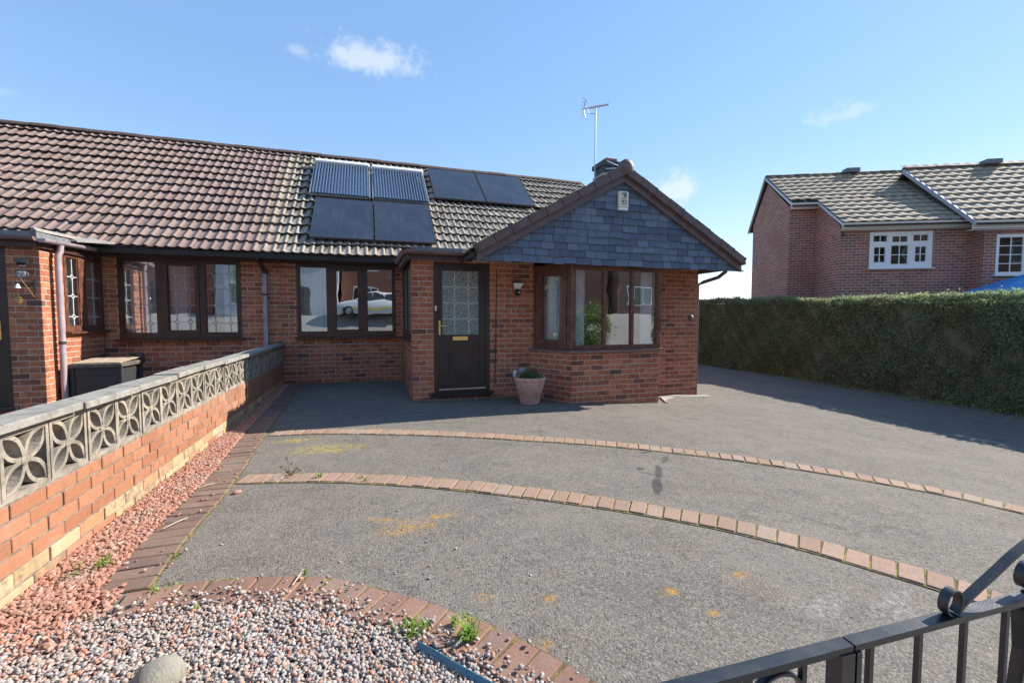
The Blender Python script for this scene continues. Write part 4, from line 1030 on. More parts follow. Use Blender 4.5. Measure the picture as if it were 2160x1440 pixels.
# ================================================================== BRICK EDGINGS (setts laid across the drive)
def catmull(pts, n=16):
    P = [Vector(p) for p in pts]; P = [2 * P[0] - P[1]] + P + [2 * P[-1] - P[-2]]; out = []
    for i in range(1, len(P) - 2):
        for k in range(n):
            t = k / n; a, b, c, d = P[i - 1], P[i], P[i + 1], P[i + 2]
            out.append(.5 * ((2 * b) + (c - a) * t + (2 * a - 5 * b + 4 * c - d) * t * t + (3 * b - a - 3 * c + d) * t ** 3))
    out.append(P[-2]); return out
def paver_mesh(l, w, mat):
    mb = MB(); mb.cbox(-w / 2, w / 2, -l / 2, l / 2, -.05, 0, .004); return mb.mesh('paver', M[mat])
def lay_line(name, pts, mat, label, depth=.185, pitch=.106, top=.010, category='edging', bed=True):
    path = catmull([(p[0], p[1], 0) for p in pts]); t = thing(name, (*path[len(path) // 2][:2], gz(*path[len(path) // 2][:2])), label, category, 'brick edgings in the driveway')
    mb = MB(); vs = []; fs = []
    for i, p in enumerate(path):
        d = (path[min(i + 1, len(path) - 1)] - path[max(i - 1, 0)]).normalized(); s = Vector((-d.y, d.x, 0))
        for q in (-1, -.5, 0, .5, 1):
            w = p + s * q * (depth / 2 + .012); vs.append((w.x, w.y, gz(w.x, w.y) + .0045))
    for i in range(len(path) - 1):
        for k in range(4): fs.append((i * 5 + k, (i + 1) * 5 + k, (i + 1) * 5 + k + 1, i * 5 + k + 1))
    mb.add(vs, fs).build('joint_bed', M['joint'], t)
    ms_ = [paver_mesh(depth * k, pitch - .009, mat) for k in (1, .985, 1.01)]
    acc = 0; nxt = pitch / 2
    for i in range(len(path) - 1):
        seg = (path[i + 1] - path[i]); l = seg.length
        while nxt <= acc + l:
            p = path[i] + seg * ((nxt - acc) / l); d = seg.normalized(); ang = math.atan2(d.y, d.x) + random.gauss(0, .012); e = .05
            nz = Vector((-(gz(p.x + e, p.y) - gz(p.x - e, p.y)) / (2 * e), -(gz(p.x, p.y + e) - gz(p.x, p.y - e)) / (2 * e), 1)).normalized()
            nz = (nz + Vector((random.gauss(0, .008), random.gauss(0, .008), 0))).normalized()
            ux = Vector((math.cos(ang), math.sin(ang), 0)); uy = nz.cross(ux).normalized(); ux = uy.cross(nz)
            q = Vector((p.x, p.y, gz(p.x, p.y) + top + random.gauss(0, .0015))) + uy * random.gauss(0, .003)
            link('paver', random.choice(ms_), t, Matrix(((ux.x, uy.x, nz.x, q.x), (ux.y, uy.y, nz.y, q.y), (ux.z, uy.z, nz.z, q.z), (0, 0, 0, 1)))); nxt += pitch
        acc += l
    return t
LINE1 = [(-1.03, 5.26), (-.417, 5.15), (.574, 4.77), (1.507, 4.30), (2.36, 3.82), (3.08, 3.315), (3.67, 2.816), (4.10, 2.34), (4.30, 2.05), (4.46, 1.6), (4.55, 1.0)]
LINE2 = [(-.97, 3.83), (-.302, 3.644), (.395, 3.317), (1.027, 2.93), (1.571, 2.536), (2.015, 2.153), (2.32, 1.80), (2.503, 1.517), (2.636, 1.288), (2.76, 1.0)]
ARC = [(-1.06, 2.255), (-.745, 2.255), (-.35, 2.155), (-.13, 2.03), (.113, 1.83), (.35, 1.61), (.487, 1.436), (.60, 1.27), (.70, 1.08), (.78, .9)]
lay_line('brick_edging', LINE1, 'paver_pink', 'pale pink brick edging curving across the drive nearest the house')
lay_line('brick_edging', LINE2, 'paver_pink', 'pink mossy brick edging curving across the middle of the drive')
lay_line('brick_edging', ARC, 'paver_brown', 'brown brick edging curving round the pebble bed', depth=.20, pitch=.104, top=.016)
STRIP = [(-1.10, 2.38), (-1.115, 3.0), (-1.11, 3.8), (-1.19, 5.1), (-1.27, 7.2), (-1.29, 8.7)]
lay_line('brick_edging', STRIP, 'paver_dark', 'straight dark brown brick edging beside the red stone chippings', depth=.215, pitch=.104, top=.013)
lay_line('brick_edging', [(.66, 6.60), (1.3, 6.60), (2.0, 6.60), (2.5, 6.58)], 'paver_dark', 'short row of dark bricks at the foot of the front door', depth=.10, pitch=.085, top=.03)

# ================================================================== GRAVEL
def stone_obj(name, pts, size, mat, smooth=True, **k):
    tags = {q: k.pop(q) for q in ('kind', 'label', 'category', 'group') if q in k}
    v, f = stones(pts, size, **k); me = bpy.data.meshes.new(name); me.from_pydata(v.tolist(), [], f.tolist()); me.update(); me.materials.append(M[mat])
    if smooth: me.polygons.foreach_set('use_smooth', [True] * len(me.polygons))
    return link(name, me, None, None, **tags)
def interp_x(path, y): 
    ys = [p[1] for p in path]; xs = [p[0] for p in path]; return np.interp(y, ys, xs)
arcp = catmull([(p[0], p[1], 0) for p in ARC])
def arc_y(x):      # inner edge of the arc at x
    return np.interp(x, [p.x for p in arcp], [p.y for p in arcp]) - .10
n = 62000; px = RNG.uniform(-1.5, .72, n); py = RNG.uniform(.75, 2.30, n)
def arc_inner(px, py):
    A = np.array([(p.x, p.y) for p in arcp]); D = np.full(len(px), 9.0); S = np.zeros(len(px))
    for i in range(len(A) - 1):
        d = A[i + 1] - A[i]; t = np.clip(((px - A[i, 0]) * d[0] + (py - A[i, 1]) * d[1]) / (d @ d), 0, 1); qx, qy = A[i, 0] + t * d[0], A[i, 1] + t * d[1]
        dd = np.hypot(px - qx, py - qy); cr = d[0] * (py - A[i, 1]) - d[1] * (px - A[i, 0]); m = dd < D; D[m] = dd[m]; S[m] = cr[m]
    return np.where(S < 0, D, -D)      # positive inside the bed
di = arc_inner(px, py); edge = RNG.uniform(0, 1, n)
inside = ((di > .085 + .03 * edge) | ((di > .0) & (edge < .10)) | ((di > -.10) & (edge < .012))) & ((px > -1.06) | (py < 2.2)) & (px > -1.48)
px, py = px[inside], py[inside]
pz = g(px, py) + .006 + RNG.uniform(0, .017, len(px)) + np.where(arc_inner(px, py) < .1, .010, 0)
stone_obj('pebbles', np.stack([px, py, pz], -1), .0082, 'pebble', flat=(.32, .75), jitter=.30, kind='stuff', label='loose white, grey and red pebbles filling the bed', category='pebbles')
sheet(np.linspace(-1.5, .62, 30), np.linspace(.5, 2.16, 20), lambda X, Y: g(X, Y) + .0042 - .03 * (arc_inner(X.ravel(), Y.ravel()).reshape(X.shape) < .03)).build('pebble_bed', M['soil'], kind='structure')
# red chippings strip
n = 24000; py = RNG.uniform(2.0, 8.68, n) ; py = 2.0 + (py - 2.0) ** 1.25 / (6.68 ** .25); xr = np.interp(py, [p[1] for p in STRIP], [p[0] for p in STRIP]) - .105
xr = np.where(py < 2.38, -1.08, xr); px = -1.498 + (xr + 1.498) * RNG.uniform(0, 1, n) ** 1.0
sel = (RNG.uniform(0, 1, n) < np.clip((py - 2.0) / .4, .1, 1)); px, py = px[sel], py[sel]
pz = g(px, py) + .008 + RNG.uniform(0, .022, len(px))
stone_obj('chippings', np.stack([px, py, pz], -1), .0112, 'chip', smooth=False, kind='stuff', label='loose red stone chippings in a strip along the boundary wall', category='chippings', flat=(.5, .9), jitter=.28)
st = MB(); vs = []; fs = []
for i in range(40):
    y = 2.0 + i * 6.74 / 39; xr_ = float(np.interp(y, [p[1] for p in STRIP], [p[0] for p in STRIP]) - .11)
    vs += [(WX, y, gz(WX, y) + .005), (xr_, y, gz(xr_, y) + .005)]
    if i: fs.append((2 * i - 2, 2 * i - 1, 2 * i + 1, 2 * i))
st.add(vs, fs).build('chipping_bed', M['soil'], kind='structure')
# stray pebbles scattered on the tarmac and the edgings
n = 34; px = RNG.uniform(-.9, .9, n); py = 2.15 + np.abs(RNG.normal(0, .28, n)) - .42 * np.clip(px, 0, 2) ; sel = (arc_inner(px, py) < -.08) & (py > 1.0); px, py = px[sel], py[sel]
n2 = 40; px2 = RNG.uniform(-1.2, 6.5, n2); py2 = RNG.uniform(2.3, 8.4, n2); sel = ~((px2 > .5) & (py2 > 5.8)); px = np.r_[px, px2[sel]]; py = np.r_[py, py2[sel]]
stone_obj('stray_pebbles', np.stack([px, py, g(px, py) + .003], -1), .0070, 'pebble', flat=(.4, .8), jitter=.3, kind='stuff', label='stray pebbles scattered over the tarmac', category='pebbles')
n = 60; py = RNG.uniform(2.4, 5.4, n); px = np.interp(py, [p[1] for p in STRIP], [p[0] for p in STRIP]) + RNG.uniform(-.1, .16, n)
stone_obj('stray_chippings', np.stack([px, py, g(px, py) + .02], -1), .009, 'chip', smooth=False, kind='stuff', label='stray red chippings lying on the dark edging', category='chippings')

# ================================================================== SOLAR PANELS
nr_ = Vector((0, -MR, 1)).normalized()
def roof_frame(x, y, lift):      # matrix: local x along eave, y up the slope, z off the roof
    q = Vector((x, y, roof_z(y))) + nr_ * lift
    return Matrix(((1, 0, nr_.x, q.x), (0, ud.y, nr_.y, q.y), (0, ud.z, nr_.z, q.z), (0, 0, 0, 1)))
def solar_panel(x, y, w, l, lift, label):
    mw = roof_frame(x, y, lift); t = link('solar_module', None, None, mw, label=label, category='solar panel', group='solar panels on the bungalow roof')
    mb = MB(); mb.box(.012, w - .012, .012, l - .012, -.012, -.002); link('cell_sheet', mb.mesh('cell_sheet', M['pv']), t, mw)
    fr = MB(); e = .014
    for (a, b, c, d_) in ((0, w, 0, e), (0, w, l - e, l), (0, e, e, l - e), (w - e, w, e, l - e)): fr.box(a, b, c, d_, -.038, .002)
    link('panel_frame', fr.mesh('panel_frame', plain('panel_frame_grey', (.06, .06, .065), .4, .4)), t, mw)
    rl = MB()
    for yy in (l * .22, l * .78): rl.box(.05, w - .05, yy, yy + .035, -lift + .02, -.038)
    link('mounting_rail', rl.mesh('mounting_rail', M['alu_dull']), t, mw)
k_ = math.sqrt(1 + MR * MR)
solar_panel(-1.0, 8.68, 1.10, 1.20 * k_, .13, 'dark solar panel on the lower row, beside the clean tiles')
solar_panel(.125, 8.68, 1.13, 1.23 * k_, .13, 'dark solar panel on the lower row, above the porch corner')
solar_panel(1.46, 10.22, 1.21, 1.27 * k_, .13, 'dark solar panel high on the roof, next to the tube collectors')
solar_panel(2.69, 10.22, 1.22, 1.27 * k_, .13, 'dark solar panel high on the roof, nearest the slate gable')
def tube_collector(x, y, w, l, label):
    mw = roof_frame(x, y, .15); t = link('tube_collector', None, None, mw, label=label, category='solar collector', group='evacuated tube collectors on the bungalow roof')
    mb = MB(); mb.cbox(-.01, w + .01, l - .13, l, -.03, .085, .02); link('manifold', mb.mesh('manifold', M['white_metal']), t, mw)
    tb = MB(); tb.tube([(0, .05, 0), (0, l - .12, .03)], .022, 10); tb.lathe([(0, 0), (.026, 0), (.026, .05), (0, .05)], (0, .03, -.002), 10, 'y'); tm = tb.mesh('glass_tube', M['tubeglass'], 40)
    n = 19
    for i in range(n): link('glass_tube', tm, t, mw @ Matrix.Translation((.05 + i * (w - .1) / (n - 1), 0, 0)))
    fr = MB(); fr.box(0, w, .02, .07, -.05, -.02); fr.box(-.012, .012, 0, l - .1, -.05, .012); fr.box(w - .012, w + .012, 0, l - .1, -.05, .012); fr.box(0, w, l * .5, l * .5 + .03, -.06, -.035)
    link('collector_frame', fr.mesh('collector_frame', M['alu_dull']), t, mw)
    bk = MB(); bk.box(.02, w - .02, .08, l - .12, -.045, -.036); link('reflector', bk.mesh('reflector', M['alu']), t, mw)
tube_collector(-1.12, 9.96, 1.17, 1.25 * k_, 'evacuated tube solar collector nearer the adjoining roof')
tube_collector(.11, 9.96, 1.18, 1.22 * k_, 'evacuated tube solar collector beside the high dark panels')

# ================================================================== THINGS ON THE WALLS AND ROOF
def tv_aerial():
    t = thing('tv_aerial', (3.96, 7.25, 3.4), 'television aerial on a thin mast beside the chimney', 'aerial'); x, y = 3.96, 7.25
    MB().tube([(x, y, 3.3), (x, y, 5.06)], .013, 8).build('mast', M['alu_dull'], t)
    d = Vector((.55, -.75, -.10)).normalized(); c = Vector((x, y, 5.08)); s = Vector((0, 0, 1)).cross(d).normalized(); b = MB()
    b.tube([c - d * .26, c + d * .26], .008, 6); b.tube([c + Vector((0, 0, -.12)), c - d * .12 + Vector((0, 0, -.10)), c - d * .16], .006, 6); b.build('boom', M['alu_dull'], t)
    e = MB()
    for i in range(11):
        p = c + d * (-.12 + i * .036); L_ = .06 - i * .002; e.tube([p - s * L_, p + s * L_], .005, 5); e.tube([p - s * .03 + Vector((0, 0, .0)), p + Vector((0, 0, .035)), p + s * .03], .004, 5)
    e.build('director', M['alu_dull'], t)
    rf_ = MB()
    for k in (-1, 1):
        for q in (.04, .10, .16):
            p = c - d * (.24 - q * .15) + Vector((0, 0, k * q)); rf_.tube([p - s * .10, p + s * .10], .0045, 5)
        rf_.tube([c - d * .24, c - d * .20 + Vector((0, 0, k * .17))], .006, 5)
    rf_.build('reflector_rods', M['alu_dull'], t)
tv_aerial()
def alarm_box():
    t = thing('alarm_box', (3.65, 5.84, 2.88), 'cream burglar alarm box high on the slate gable', 'alarm box'); y = 5.835
    MB().cbox(3.56, 3.735, y - .055, y, 2.92, 3.155, .012).build('case', M['cream'], t)
    MB().cbox(3.565, 3.73, y - .05, y, 2.875, 2.919, .008).build('lens', M['white'], t)
    lb = MB(); f = y - .0565
    for (a, b, c, d_) in ((3.61, 3.635, 3.09, 3.13), (3.645, 3.69, 3.06, 3.13), (3.61, 3.67, 3.035, 3.05), (3.665, 3.69, 2.985, 3.02), (3.61, 3.65, 2.985, 3.02), (3.61, 3.69, 2.955, 2.97)): lb.box(a, b, f, f + .002, c, d_)
    lb.build('printed_label', plain('label_print', (.16, .17, .17), .6), t)
alarm_box()
def pir_lamp():
    t = thing('security_lamp', (2.26, 6.66, 1.62), 'small white security lamp with black sensor ball on the wall by the bay', 'lamp'); y = YF - .004
    MB().prism([(2.185, y - .11, 1.815), (2.345, y - .11, 1.815), (2.305, y - .06, 1.725), (2.225, y - .06, 1.725)], (0, .05, 0)).build('lamp_head', M['white'], t)
    MB().box(2.175, 2.355, y - .13, y - .02, 1.817, 1.832).build('cover', M['black'], t)
    m_ = MB(); m_.lathe([(0, -.055), (.03, -.05), (.05, -.02), (.052, .01), (.035, .045), (0, .052)], (2.265, y - .065, 1.67), 16); m_.build('sensor', M['black'], t, smooth='all')
    m_ = MB(); m_.lathe([(0, -.004), (.012, -.002), (.014, .004), (0, .006)], (2.275, y - .116, 1.67), 10, 'y'); m_.build('lens', M['white'], t)
    m_ = MB(); m_.tube([(2.265, y - .03, 1.72), (2.265, y, 1.72)], .02, 8); m_.build('bracket', M['black'], t)
pir_lamp()
bp = thing('doorbell', (.961, YF - .004, 1.37), 'white doorbell push on the frame of the front door', 'doorbell'); MB().cbox(.948, .975, YF - .018, YF - .0045, 1.372, 1.445, .004).build('body', M['white'], bp); MB().lathe([(0, -.004), (.007, -.003), (.007, 0), (0, 0)], (.9615, YF - .0185, 1.41), 10, 'y').build('button', M['alu_dull'], bp)
wv = thing('wall_vent', (5.69, YF, 1.22), 'small green domed vent cowl on the brick corner by the hedge', 'vent')
m_ = MB(); m_.lathe([(0, -.045), (.03, -.04), (.05, -.02), (.055, 0), (0, 0)], (5.69, YF - .003, 1.27), 14, 'y'); m_.build('cowl', plain('green_cowl', (.07, .11, .09), .5), wv, smooth=50)
m_ = MB(); m_.box(5.675, 5.705, YF - .052, YF - .046, 1.255, 1.275); m_.build('grille', M['cream'], wv)
sl = thing('spike_lamp', (2.25, 6.45, .30), 'grey round-headed lamp with white bracket just above the flowerpot', 'lamp')
m_ = MB(); m_.lathe([(0, -.07), (.045, -.06), (.068, 0), (.06, .05), (0, .06)], (2.315, 6.56, .41), 16, 'x'); m_.build('lamp_head', plain('grey_lamp', (.30, .31, .36), .35), sl, smooth=45)
m_ = MB(); m_.box(2.155, 2.24, 6.55, 6.56, .335, .345); m_.box(2.155, 2.168, 6.55, 6.56, .345, .43); m_.box(2.155, 2.21, 6.55, 6.56, .42, .431); m_.box(2.2, 2.212, 6.55, 6.56, .375, .42); m_.box(2.168, 2.2, 6.555, 6.565, .345, .42); m_.tube([(2.3, 6.56, .40), (2.3, 6.70, .42)], .012, 8); m_.build('bracket', M['white'], sl)
# flowerpot
pt = thing('flowerpot', (2.27, 6.10, gz(2.27, 6.1)), 'ribbed pink terracotta flowerpot with green plant in front of the bay', 'flowerpot')
prof = [(0, .0), (.15, .0), (.155, .015), (.185, .14), (.19, .145), (.205, .20), (.21, .205), (.225, .285), (.232, .29), (.245, .345), (.255, .35), (.262, .385), (.255, .40), (.235, .395), (.225, .34), (0, .33)]
MB().lathe([(r * .93, h) for r, h in prof], (2.27, 6.10, gz(2.27, 6.1) + .01), 36).build('pot', M['terracotta'], pt, smooth=35)
def leaf_cloud(centers, size, n, spread, up=.0):
    """small folded leaves scattered round centres"""
    c = centers[RNG.integers(0, len(centers), n)] + RNG.normal(0, 1, (n, 3)) * np.asarray(spread)
    d = RNG.normal(0, 1, (n, 3)); d[:, 2] += up; d /= np.linalg.norm(d, axis=1)[:, None]; e = np.cross(d, RNG.normal(0, 1, (n, 3))); e /= np.linalg.norm(e, axis=1)[:, None]; nn_ = np.cross(d, e)
    s = size * RNG.uniform(.6, 1.3, (n, 1)); w = s * .42
    v = np.stack([c - d * s * .5, c + e * w * .5 + nn_ * w * .15, c + d * s * .5, c - e * w * .5 + nn_ * w * .15], 1).reshape(-1, 3)
    i = np.arange(n)[:, None] * 4; return v, np.concatenate([i, i + 1, i + 2, i + 3], 1)
def leaves_obj(name, v, f, mat, parent=None, **tags):
    me = bpy.data.meshes.new(name); me.from_pydata(v.tolist(), [], f.tolist()); me.update(); me.materials.append(M[mat]); return link(name, me, parent, None, **tags)
pc = np.array([(2.27 + RNG.normal(0, .08), 6.10 + RNG.normal(0, .08), gz(2.27, 6.1) + .40 + abs(RNG.normal(0, .05))) for _ in range(60)]); v, f = leaf_cloud(pc, .035, 900, (.03, .03, .02), .8); leaves_obj('plant', v, f, 'plant', pt)

# neighbour's porch: lamp, number plaque, bracket, hanging ornament
y = NY - .004
t = thing('solar_wall_lamp', (-4.24, y, 1.93), 'black wedge-shaped solar lamp above the number plaque', 'lamp')
MB().prism([(-4.285, y, 1.935), (-4.285, y - .03, 1.935), (-4.285, y - .075, 1.965), (-4.285, y - .05, 2.015), (-4.285, y, 2.015)], (.095, 0, 0)).build('case', M['black'], t)
MB().prism([(-4.278, y - .0785, 1.970), (-4.278, y - .054, 2.0175), (-4.197, y - .054, 2.0175), (-4.197, y - .0785, 1.970)], (0, -.001, .002)).build('solar_cell', M['pv'], t); MB().box(-4.27, -4.205, y - .05, y - .045, 1.928, 1.9345).build('lens', M['white'], t)
t = thing('number_plaque', (-4.27, y, 1.78), 'oval clear house number plaque reading 29', 'plaque')
m_ = MB(); m_.prism([(-4.265 + .068 * math.cos(a), y - .018, 1.825 + .048 * math.sin(a)) for a in [2 * math.pi * i / 28 for i in range(28)]], (0, .008, 0)); m_.build('plate', plain('plaque_glass', (.26, .22, .22), .15, spec=.8), t)
fc = bpy.data.curves.new('digits', 'FONT'); fc.body = '29'; fc.size = .088; fc.align_x = 'CENTER'; fc.align_y = 'CENTER'; fc.extrude = .002; fc.materials.append(M['white'])
tmp = bpy.data.objects.new('digits_source', fc); COL.objects.link(tmp); bpy.context.view_layer.update(); dgm = bpy.data.meshes.new_from_object(tmp); bpy.data.objects.remove(tmp)
link('digits', dgm, t, Matrix.Translation((-4.265, y - .021, 1.825)) @ Matrix.Rotation(R(90), 4, 'X'))
t = thing('wall_bracket', (-4.15, y, 1.5), 'black iron hanging-basket bracket with a copper stay below the plaque', 'bracket')
m_ = MB(); m_.box(-4.16, -4.148, y - .012, y, 1.50, 1.765); m_.tube([(-4.154, y - .01, 1.757), (-4.154, y - .30, 1.757), (-4.154, y - .32, 1.765)], .006, 6); m_.build('arm', M['iron'], t); m_ = MB(); m_.tube([(-4.154, y - .012, 1.53), (-4.154, y - .10, 1.62), (-4.154, y - .24, 1.755)], .006, 6); m_.build('stay', plain('copper_stay', (.35, .17, .10), .5), t)
t = thing('wind_ornament', (-4.155, y - .28, 1.42), 'white bell and gold wire ornament hanging from the bracket', 'ornament'); c0 = Vector((-4.154, y - .29, 0))
m_ = MB(); m_.lathe([(0, .05), (.012, .05), (.022, .02), (.030, 0), (0, .004)], c0 + Vector((0, 0, 1.63)), 14); m_.build('bell', M['white'], t, smooth=50)
m_ = MB(); m_.tube([c0 + Vector((0, 0, 1.755)), c0 + Vector((0, 0, 1.68))], .002, 5); m_.tube([c0 + Vector((0, 0, 1.632)), c0 + Vector((0, 0, 1.54))], .002, 5)
for z_, r_ in ((1.54, .012), (1.52, .030), (1.50, .042), (1.48, .047), (1.46, .042), (1.44, .028)): m_.tube([c0 + Vector((r_ * math.cos(a), r_ * math.sin(a), z_)) for a in [2 * math.pi * i / 18 for i in range(19)]], .0035, 5)
m_.build('wire_cage', M['gold'], t)
# storage box
def storage_box():
    t = thing('storage_box', (-3.72, 7.95, 0), 'charcoal plastic garden storage box with a weathered pale lid', 'storage box'); x0, x1, y0, y1 = -3.98, -3.38, 7.62, 8.22
    b = MB(); i = .03
    b.prism([(x0 + i, y0 + i, 0.), (x1 - i, y0 + i, 0.), (x1 - i, y1 - i, 0.), (x0 + i, y1 - i, 0.)], (0, 0, .56)); b.build('body', M['boxplastic'], t)
    for (a, c) in ((x0, x0 + .055), (x1 - .055, x1)):
        MB().cbox(a, c, y0 + .012, y0 + .06, 0, .565, .008).build('corner_post', M['boxplastic'], t)
    MB().cbox(x1 - .05, x1 + .004, y1 - .06, y1, 0, .565, .008).build('corner_post', M['boxplastic'], t)
    p = MB()
    for z_ in (.10, .28, .44): p.box(x0 + .1, x1 - .1, y0 + .022, y0 + .03, z_, z_ + .012)
    p.box(x0 + .07, x1 - .07, y0 + .018, y0 + .03, .03, .045); p.build('moulded_rib', M['boxplastic'], t)
    MB().cbox(x0 - .015, x1 + .015, y0 - .01, y1 + .015, .566, .62, .01).build('lid', plain('lid_rim', (.10, .085, .07), .7, grain=.4, gscale=20), t)
    MB().prism([(x0 + .02, y0 + .03, .622), (x1 - .02, y0 + .03, .622), (x1 + .0, y1, .66), (x0 + .02, y1, .66)], (0, 0, .008)).build('lid_top', M['boxlid'], t)
    MB().cbox(x1 - .06, x1 + .03, y1 - .04, y1 + .03, .56, .70, .01).build('hinge', M['boxplastic'], t)
storage_box()

# ================================================================== GATE
def gate():
    gy = lambda x: .642 - .045 * (x - 1.0); Zt = .55; A = math.atan(-.045); d = Vector((1, -.045, 0)).normalized(); s = Vector((.045, 1, 0)).normalized()
    def P(x, z, o=0.): return Vector((x, gy(x), z)) + s * o
    def rail(mb, a, b, z, w=.029, h=.015): mb.obox(P(a, z - h, -w / 2), d * (b - a), s * w, Vector((0, 0, h)))
    def bar(mb, x, z0, z1, w=.012): mb.obox(P(x - w / 2, z0, -w / 2), d * w, s * w, Vector((0, 0, z1 - z0)))
    def scroll(mb, cx, cz, r, a0, a1, turns_r, w=.022, th=.0045, n=26):
        pts = []
        for i in range(n): k = i / (n - 1); a = a0 + (a1 - a0) * k; rr = r + (turns_r - r) * k; pts.append(P(cx + rr * math.cos(a), cz + rr * math.sin(a)))
        mb.strip(pts, s, w, th)
    zb = -.30
    lf = thing('garden_gate', (.5, gy(.5), -.33), 'black wrought iron gate leaf with hooped infill, left of the meeting stile', 'gate', 'pair of iron gates')
    r = MB(); rail(r, -.35, .978, Zt); r.build('rail', M['iron'], lf); r = MB(); rail(r, -.35, .978, zb + .08); r.build('rail', M['iron'], lf)
    st = MB(); st.obox(P(.942, zb, -.018), d * .036, s * .036, Vector((0, 0, Zt - zb - .015))); st.build('stile', M['iron'], lf); st = MB(); st.obox(P(-.35, zb, -.018), d * .036, s * .036, Vector((0, 0, Zt - zb - .015))); st.build('stile', M['iron'], lf)
    for x in (.80, .66, .52, .38, .24, .10, -.04, -.18):
        b_ = MB(); bar(b_, x + .055, zb + .08, Zt - .0155); b_.build('bar', M['iron'], lf)
    for x in (.79, .51, .23, -.05):
        h_ = MB(); h_.strip([P(x + .066 * math.cos(a), Zt - .095 + .066 * math.sin(a)) for a in [math.pi * i / 16 for i in range(17)]], s, .018, .006); h_.strip([P(x + .066, Zt - .095), P(x + .066, Zt - .3)], s, .018, .006); h_.strip([P(x - .066, Zt - .095), P(x - .066, Zt - .3)], s, .018, .006); h_.build('hoop', M['iron'], lf)
    rt = thing('garden_gate', (1.8, gy(1.8), -.33), 'black wrought iron gate leaf with scrollwork above its top rail', 'gate', 'pair of iron gates')
    r = MB(); rail(r, .982, 2.55, Zt); r.build('rail', M['iron'], rt); r = MB(); rail(r, .982, 2.55, zb + .08); r.build('rail', M['iron'], rt)
    st = MB(); st.obox(P(.984, zb, -.018), d * .014, s * .036, Vector((0, 0, Zt - zb - .015))); st.build('stile', M['iron'], rt); st = MB(); st.obox(P(2.51, zb, -.018), d * .036, s * .036, Vector((0, 0, Zt - zb - .015))); st.build('stile', M['iron'], rt)
    x = 1.045
    while x < 2.45:
        b_ = MB(); bar(b_, x, zb + .08, Zt - .0155, .0115); b_.build('bar', M['iron'], rt); x += .152
    sc = MB(); c0 = (1.300, Zt + .031)
    pts = []
    for i in range(30):
        k = i / 29; a = R(-250) + R(300 + 0) * (1 - k); rr = .029 - .004 * (1 - k)
        pts.append(P(c0[0] + rr * math.cos(R(-60) + R(330) * k), c0[1] + .030 * math.sin(R(-60) + R(330) * k)))
    sc.strip(pts, s, .020, .004)
    top = [P(1.300 + .014, Zt + .004), P(1.35, Zt + .03), P(1.44, Zt + .075), P(1.53, Zt + .12), P(1.61, Zt + .145), P(1.69, Zt + .13), P(1.76, Zt + .085)]
    sc.strip(catmull(top, 8), s, .020, .006); sc.build('scroll', M['iron'], rt)
    s2 = MB(); scroll(s2, 1.585, Zt + .045, .042, R(-90), R(230), .030, .028, .005); scroll(s2, 1.60, Zt - .065, .040, R(90), R(420), .030, .028, .005); s2.strip([P(1.55, Zt - .03), P(1.565, Zt - .14), P(1.55, Zt - .25)], s, .028, .006); s2.build('scroll', M['iron'], rt)
gate()

# ================================================================== WEEDS, STONES, BITS
def blades(c, n, h, spread, w=.004, lean=.6):
    mb = MB()
    for i in range(n):
        a = random.uniform(0, 2 * math.pi); hh = h * random.uniform(.55, 1.15); l = lean * random.uniform(.3, 1.2) * hh; b = Vector(c) + Vector((random.gauss(0, spread), random.gauss(0, spread), 0)); dr = Vector((math.cos(a), math.sin(a), 0)); sd_ = Vector((-dr.y, dr.x, 0)) * w * random.uniform(.7, 1.3)
        m_ = b + dr * l * .35 + Vector((0, 0, hh * .65)); t_ = b + dr * l + Vector((0, 0, hh * .9)); o = len(mb.v)
        mb.add([b - sd_, b + sd_, m_ + sd_ * .8, m_ - sd_ * .8, t_], [(0, 1, 2, 3), (3, 2, 4)])
    return mb
def tuft(x, y, n, h, sp_, label, mat='grass_bright', w=.0035, lean=.7, name='grass_tuft'):
    t = thing(name, (x, y, gz(x, y)), label, 'weed', 'weeds in the paving'); blades((x, y, gz(x, y) + .008), n, h, sp_, w, lean).build('blades', M[mat], t)
tuft(.15, 1.70, 60, .055, .028, 'spreading bright grass tuft at the inside of the pebble bed edging', lean=1.0)
tuft(.35, 1.60, 70, .085, .012, 'largest star-shaped grass tuft growing through the brown edging', w=.003, lean=1.2)
tuft(.305, 1.69, 26, .05, .008, 'small grass tuft just behind the star-shaped one')
tuft(-.316, 2.275, 9, .045, .004, 'tiny yellow-green shoot at the outer edge of the brown edging', lean=.3)
tuft(-.40, 3.66, 18, .055, .008, 'bright green shoot in the middle edging beside the dark weed', lean=.5)
tuft(-.92, 2.36, 18, .03, .03, 'sparse yellowish grass where the two brown edgings meet', lean=1.2)
tuft(-.72, 2.13, 10, .03, .006, 'little green sprig on the pebbles below the brown edging')
tuft(-.05, 3.48, 9, .025, .02, 'low mossy sprig in the middle edging')
tuft(-.08, 3.56, 14, .02, .008, 'second low mossy sprig in the middle edging, nearer the house')
tuft(-.98, 2.66, 10, .02, .012, 'faint green sprig on the dark edging near the tarmac corner')
tuft(-1.27, 3.55, 14, .035, .02, 'thin weeds on the red chippings halfway along the wall', lean=1.1)
def leafy_weed(x, y, n, r, h, label, mat):
    t = thing('weed', (x, y, gz(x, y)), label, 'weed', 'weeds in the paving'); c = np.array([(x + RNG.normal(0, r), y + RNG.normal(0, r), gz(x, y) + .015 + abs(RNG.normal(0, h))) for _ in range(14)]); v, f = leaf_cloud(c, .022, n, (.012, .012, .008), .5); leaves_obj('leaves', v, f, mat, t)
    st = MB()
    for q in c[:8]: st.tube([(x, y, gz(x, y)), tuple(q)], .0015, 4)
    st.build('stems', M['weed_dark'], t)
